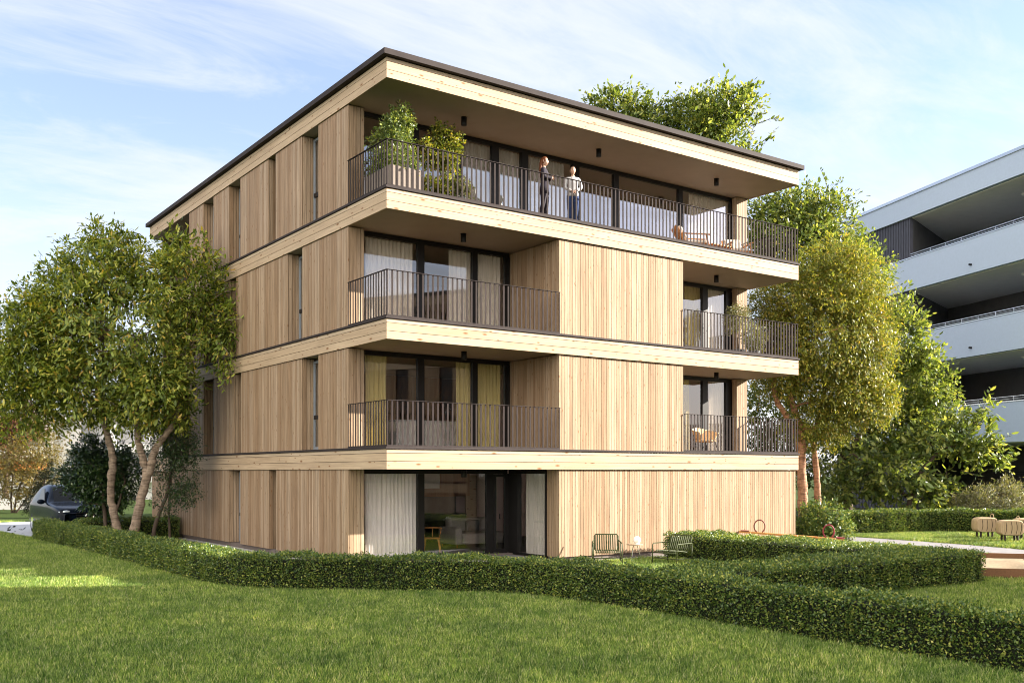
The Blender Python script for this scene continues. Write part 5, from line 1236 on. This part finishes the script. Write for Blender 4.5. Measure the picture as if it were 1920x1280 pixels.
# ================================================================== grass blades on the lawn
def blade_mat():
    m, t, b = newmat('grass_blade'); oi = node(t, 'ShaderNodeObjectInfo'); g = node(t, 'ShaderNodeNewGeometry')
    r1 = mth(t, 'FRACT', mth(t, 'ADD', oi.outputs['Random'], mth(t, 'MULTIPLY', g.outputs['Random Per Island'], .62)))
    c = ramp(t, r1, [(0, (.050, .115, .018)), (.3, (.155, .280, .045)), (.62, (.30, .43, .085)), (.88, (.50, .57, .19)), (1, (.70, .68, .46))])
    nz = node(t, 'ShaderNodeTexNoise', Scale=.55, Detail=5.0, Roughness=.65); link(t, g.outputs['Position'], nz.inputs['Vector']); n = nz.outputs['Fac']; nf = node(t, 'ShaderNodeTexNoise', Scale=7.0, Detail=5.0, Roughness=.7); link(t, g.outputs['Position'], nf.inputs['Vector'])
    c = mixc(t, 1.0, c, ramp(t, nf.outputs['Fac'], [(.35, (.50, .56, .45)), (.5, (.95, .95, .95)), (.66, (1.35, 1.28, 1.2))]), 'MULTIPLY'); c = mixc(t, 1.0, c, ramp(t, n, [(.32, (.62, .70, .62)), (.68, (1.25, 1.16, 1.1))]), 'MULTIPLY')
    link(t, c, b.inputs['Base Color']); b.inputs['Roughness'].default_value = .5; b.inputs['Specular IOR Level'].default_value = .35
    tr = node(t, 'ShaderNodeBsdfTranslucent'); link(t, mixc(t, 1.0, c, (1.4, 1.3, .7), 'MULTIPLY'), tr.inputs[0]); mx = node(t, 'ShaderNodeMixShader'); mx.inputs[0].default_value = .45
    link(t, b.outputs[0], mx.inputs[1]); link(t, tr.outputs[0], mx.inputs[2]); link(t, mx.outputs[0], t.nodes['Material Output'].inputs[0]); return m
M['blade'] = blade_mat()
def polydist(P, pts):
    d = np.full(len(pts), 1e9)
    for a, b_ in zip(P[:-1], P[1:]):
        ab = b_ - a; u = np.clip(((pts - a) @ ab) / (ab @ ab), 0, 1); d = np.minimum(d, np.linalg.norm(pts - a - u[:, None] * ab, axis=1))
    return d
def inpoly(poly, pts):
    x, y = pts.T; r_ = np.zeros(len(pts), bool)
    for (x1, y1), (x2, y2) in zip(poly, poly[1:] + poly[:1]):
        c = (y1 > y) != (y2 > y); r_ ^= c & (x < (x2 - x1) * (y - y1) / (y2 - y1 + 1e-12) + x1)
    return r_
def scatter(d0, d1, dens):
    n = int(dens * (d1 - d0) * (d1 + d0) * .80); d = np.sqrt(rng.uniform(d0 * d0, d1 * d1, n)); l = d * rng.uniform(-.80, .80, n)
    pts = np.column_stack([CX + FW[0] * d + RT[0] * l, CY + FW[1] * d + RT[1] * l])
    k = ~((pts[:, 0] > -.42) & (pts[:, 1] > .05) & (pts[:, 1] < 19.3) & (pts[:, 0] < 14.6)) & ~((pts[:, 0] > XP0) & (pts[:, 0] < 14.4) & (pts[:, 1] > -.34) & (pts[:, 1] < .2))
    k &= polydist(pathP, pts) > 1.27
    for P, wd in HEDGES: k &= polydist(P, pts) > wd / 2 - .06
    k &= ~inpoly(COURT, pts) & ~inpoly([tuple(c) for c in cs], pts)
    k &= ~((pts[:, 0] > 15.8) & (pts[:, 1] < -11.1))
    return pts[k]
def grass(name, pts, hgt, nbl, rad, blade_r, label):
    me = bpy.data.meshes.new(name); me.vertices.add(len(pts)); me.vertices.foreach_set('co', np.column_stack([pts, np.zeros(len(pts))]).astype(np.float32).ravel()); me.update()
    o = bpy.data.objects.new(name, me); C.objects.link(o); o['kind'] = 'stuff'; tag(o, label, 'grass')
    g = bpy.data.node_groups.new(name, 'GeometryNodeTree'); g.interface.new_socket('Geometry', in_out='INPUT', socket_type='NodeSocketGeometry'); g.interface.new_socket('Geometry', in_out='OUTPUT', socket_type='NodeSocketGeometry')
    Nn = g.nodes; Lk = g.links.new; gi = Nn.new('NodeGroupInput'); go = Nn.new('NodeGroupOutput')
    def rv(lo, hi, seed, typ='FLOAT_VECTOR'):
        n = Nn.new('FunctionNodeRandomValue'); n.data_type = typ; k = 0 if typ == 'FLOAT_VECTOR' else 2
        n.inputs[k].default_value = lo; n.inputs[k + 1].default_value = hi; n.inputs['Seed'].default_value = seed; return n.outputs[0 if typ == 'FLOAT_VECTOR' else 1]
    cone = Nn.new('GeometryNodeMeshCone'); cone.fill_type = 'NONE'; cone.inputs['Vertices'].default_value = 3; cone.inputs['Radius Top'].default_value = 0; cone.inputs['Radius Bottom'].default_value = blade_r; cone.inputs['Depth'].default_value = hgt
    circ = Nn.new('GeometryNodeMeshCircle'); circ.inputs['Vertices'].default_value = nbl; circ.inputs['Radius'].default_value = rad
    sp_ = Nn.new('GeometryNodeSetPosition'); Lk(circ.outputs[0], sp_.inputs['Geometry']); Lk(rv((-rad, -rad, 0), (rad, rad, 0), 3), sp_.inputs['Offset'])
    ib = Nn.new('GeometryNodeInstanceOnPoints'); Lk(sp_.outputs[0], ib.inputs['Points']); Lk(cone.outputs[0], ib.inputs['Instance']); Lk(rv((-.62, -.62, 0), (.62, .62, 6.28), 5), ib.inputs['Rotation']); Lk(rv((.8, .8, .55), (1.2, 1.2, 1.25), 6), ib.inputs['Scale'])
    re = Nn.new('GeometryNodeRealizeInstances'); Lk(ib.outputs[0], re.inputs[0])
    sm = Nn.new('GeometryNodeSetMaterial'); Lk(re.outputs[0], sm.inputs[0]); sm.inputs['Material'].default_value = M['blade']
    ii = Nn.new('GeometryNodeInstanceOnPoints'); Lk(gi.outputs[0], ii.inputs['Points']); Lk(sm.outputs[0], ii.inputs['Instance']); Lk(rv((-.1, -.1, 0), (.1, .1, 6.28), 9), ii.inputs['Rotation']); Lk(rv((.75, .75, .7), (1.25, 1.25, 1.35), 10), ii.inputs['Scale'])
    Lk(ii.outputs[0], go.inputs[0]); md = o.modifiers.new('grass', 'NODES'); md.node_group = g; me.materials.append(M['blade']); return o
grass('grass', np.concatenate([scatter(9.5, 15, 300), scatter(15, 21, 240)]), .085, 12, .05, .0068, 'short green lawn grass in front of the long curved hedge')
grass('grass', np.concatenate([scatter(21, 31, 220), scatter(31, 46, 140)]), .10, 16, .09, .009, 'lawn grass around the building and the wooden sheep')

n = 60; lp = np.column_stack([rng.uniform(-6.5, -3.6, n), rng.uniform(21, 27, n), np.full(n, .02)]); ld = unit(np.column_stack([rng.normal(size=(n, 2)), rng.uniform(.0, .35, n)]))
o = npmesh('fallen_leaves', leaves(lp, ld, .16, .28, .3), M['leaf_conifer']); o['kind'] = 'stuff'; tag(o, 'dark fallen leaves lying on the pale road', 'leaves')
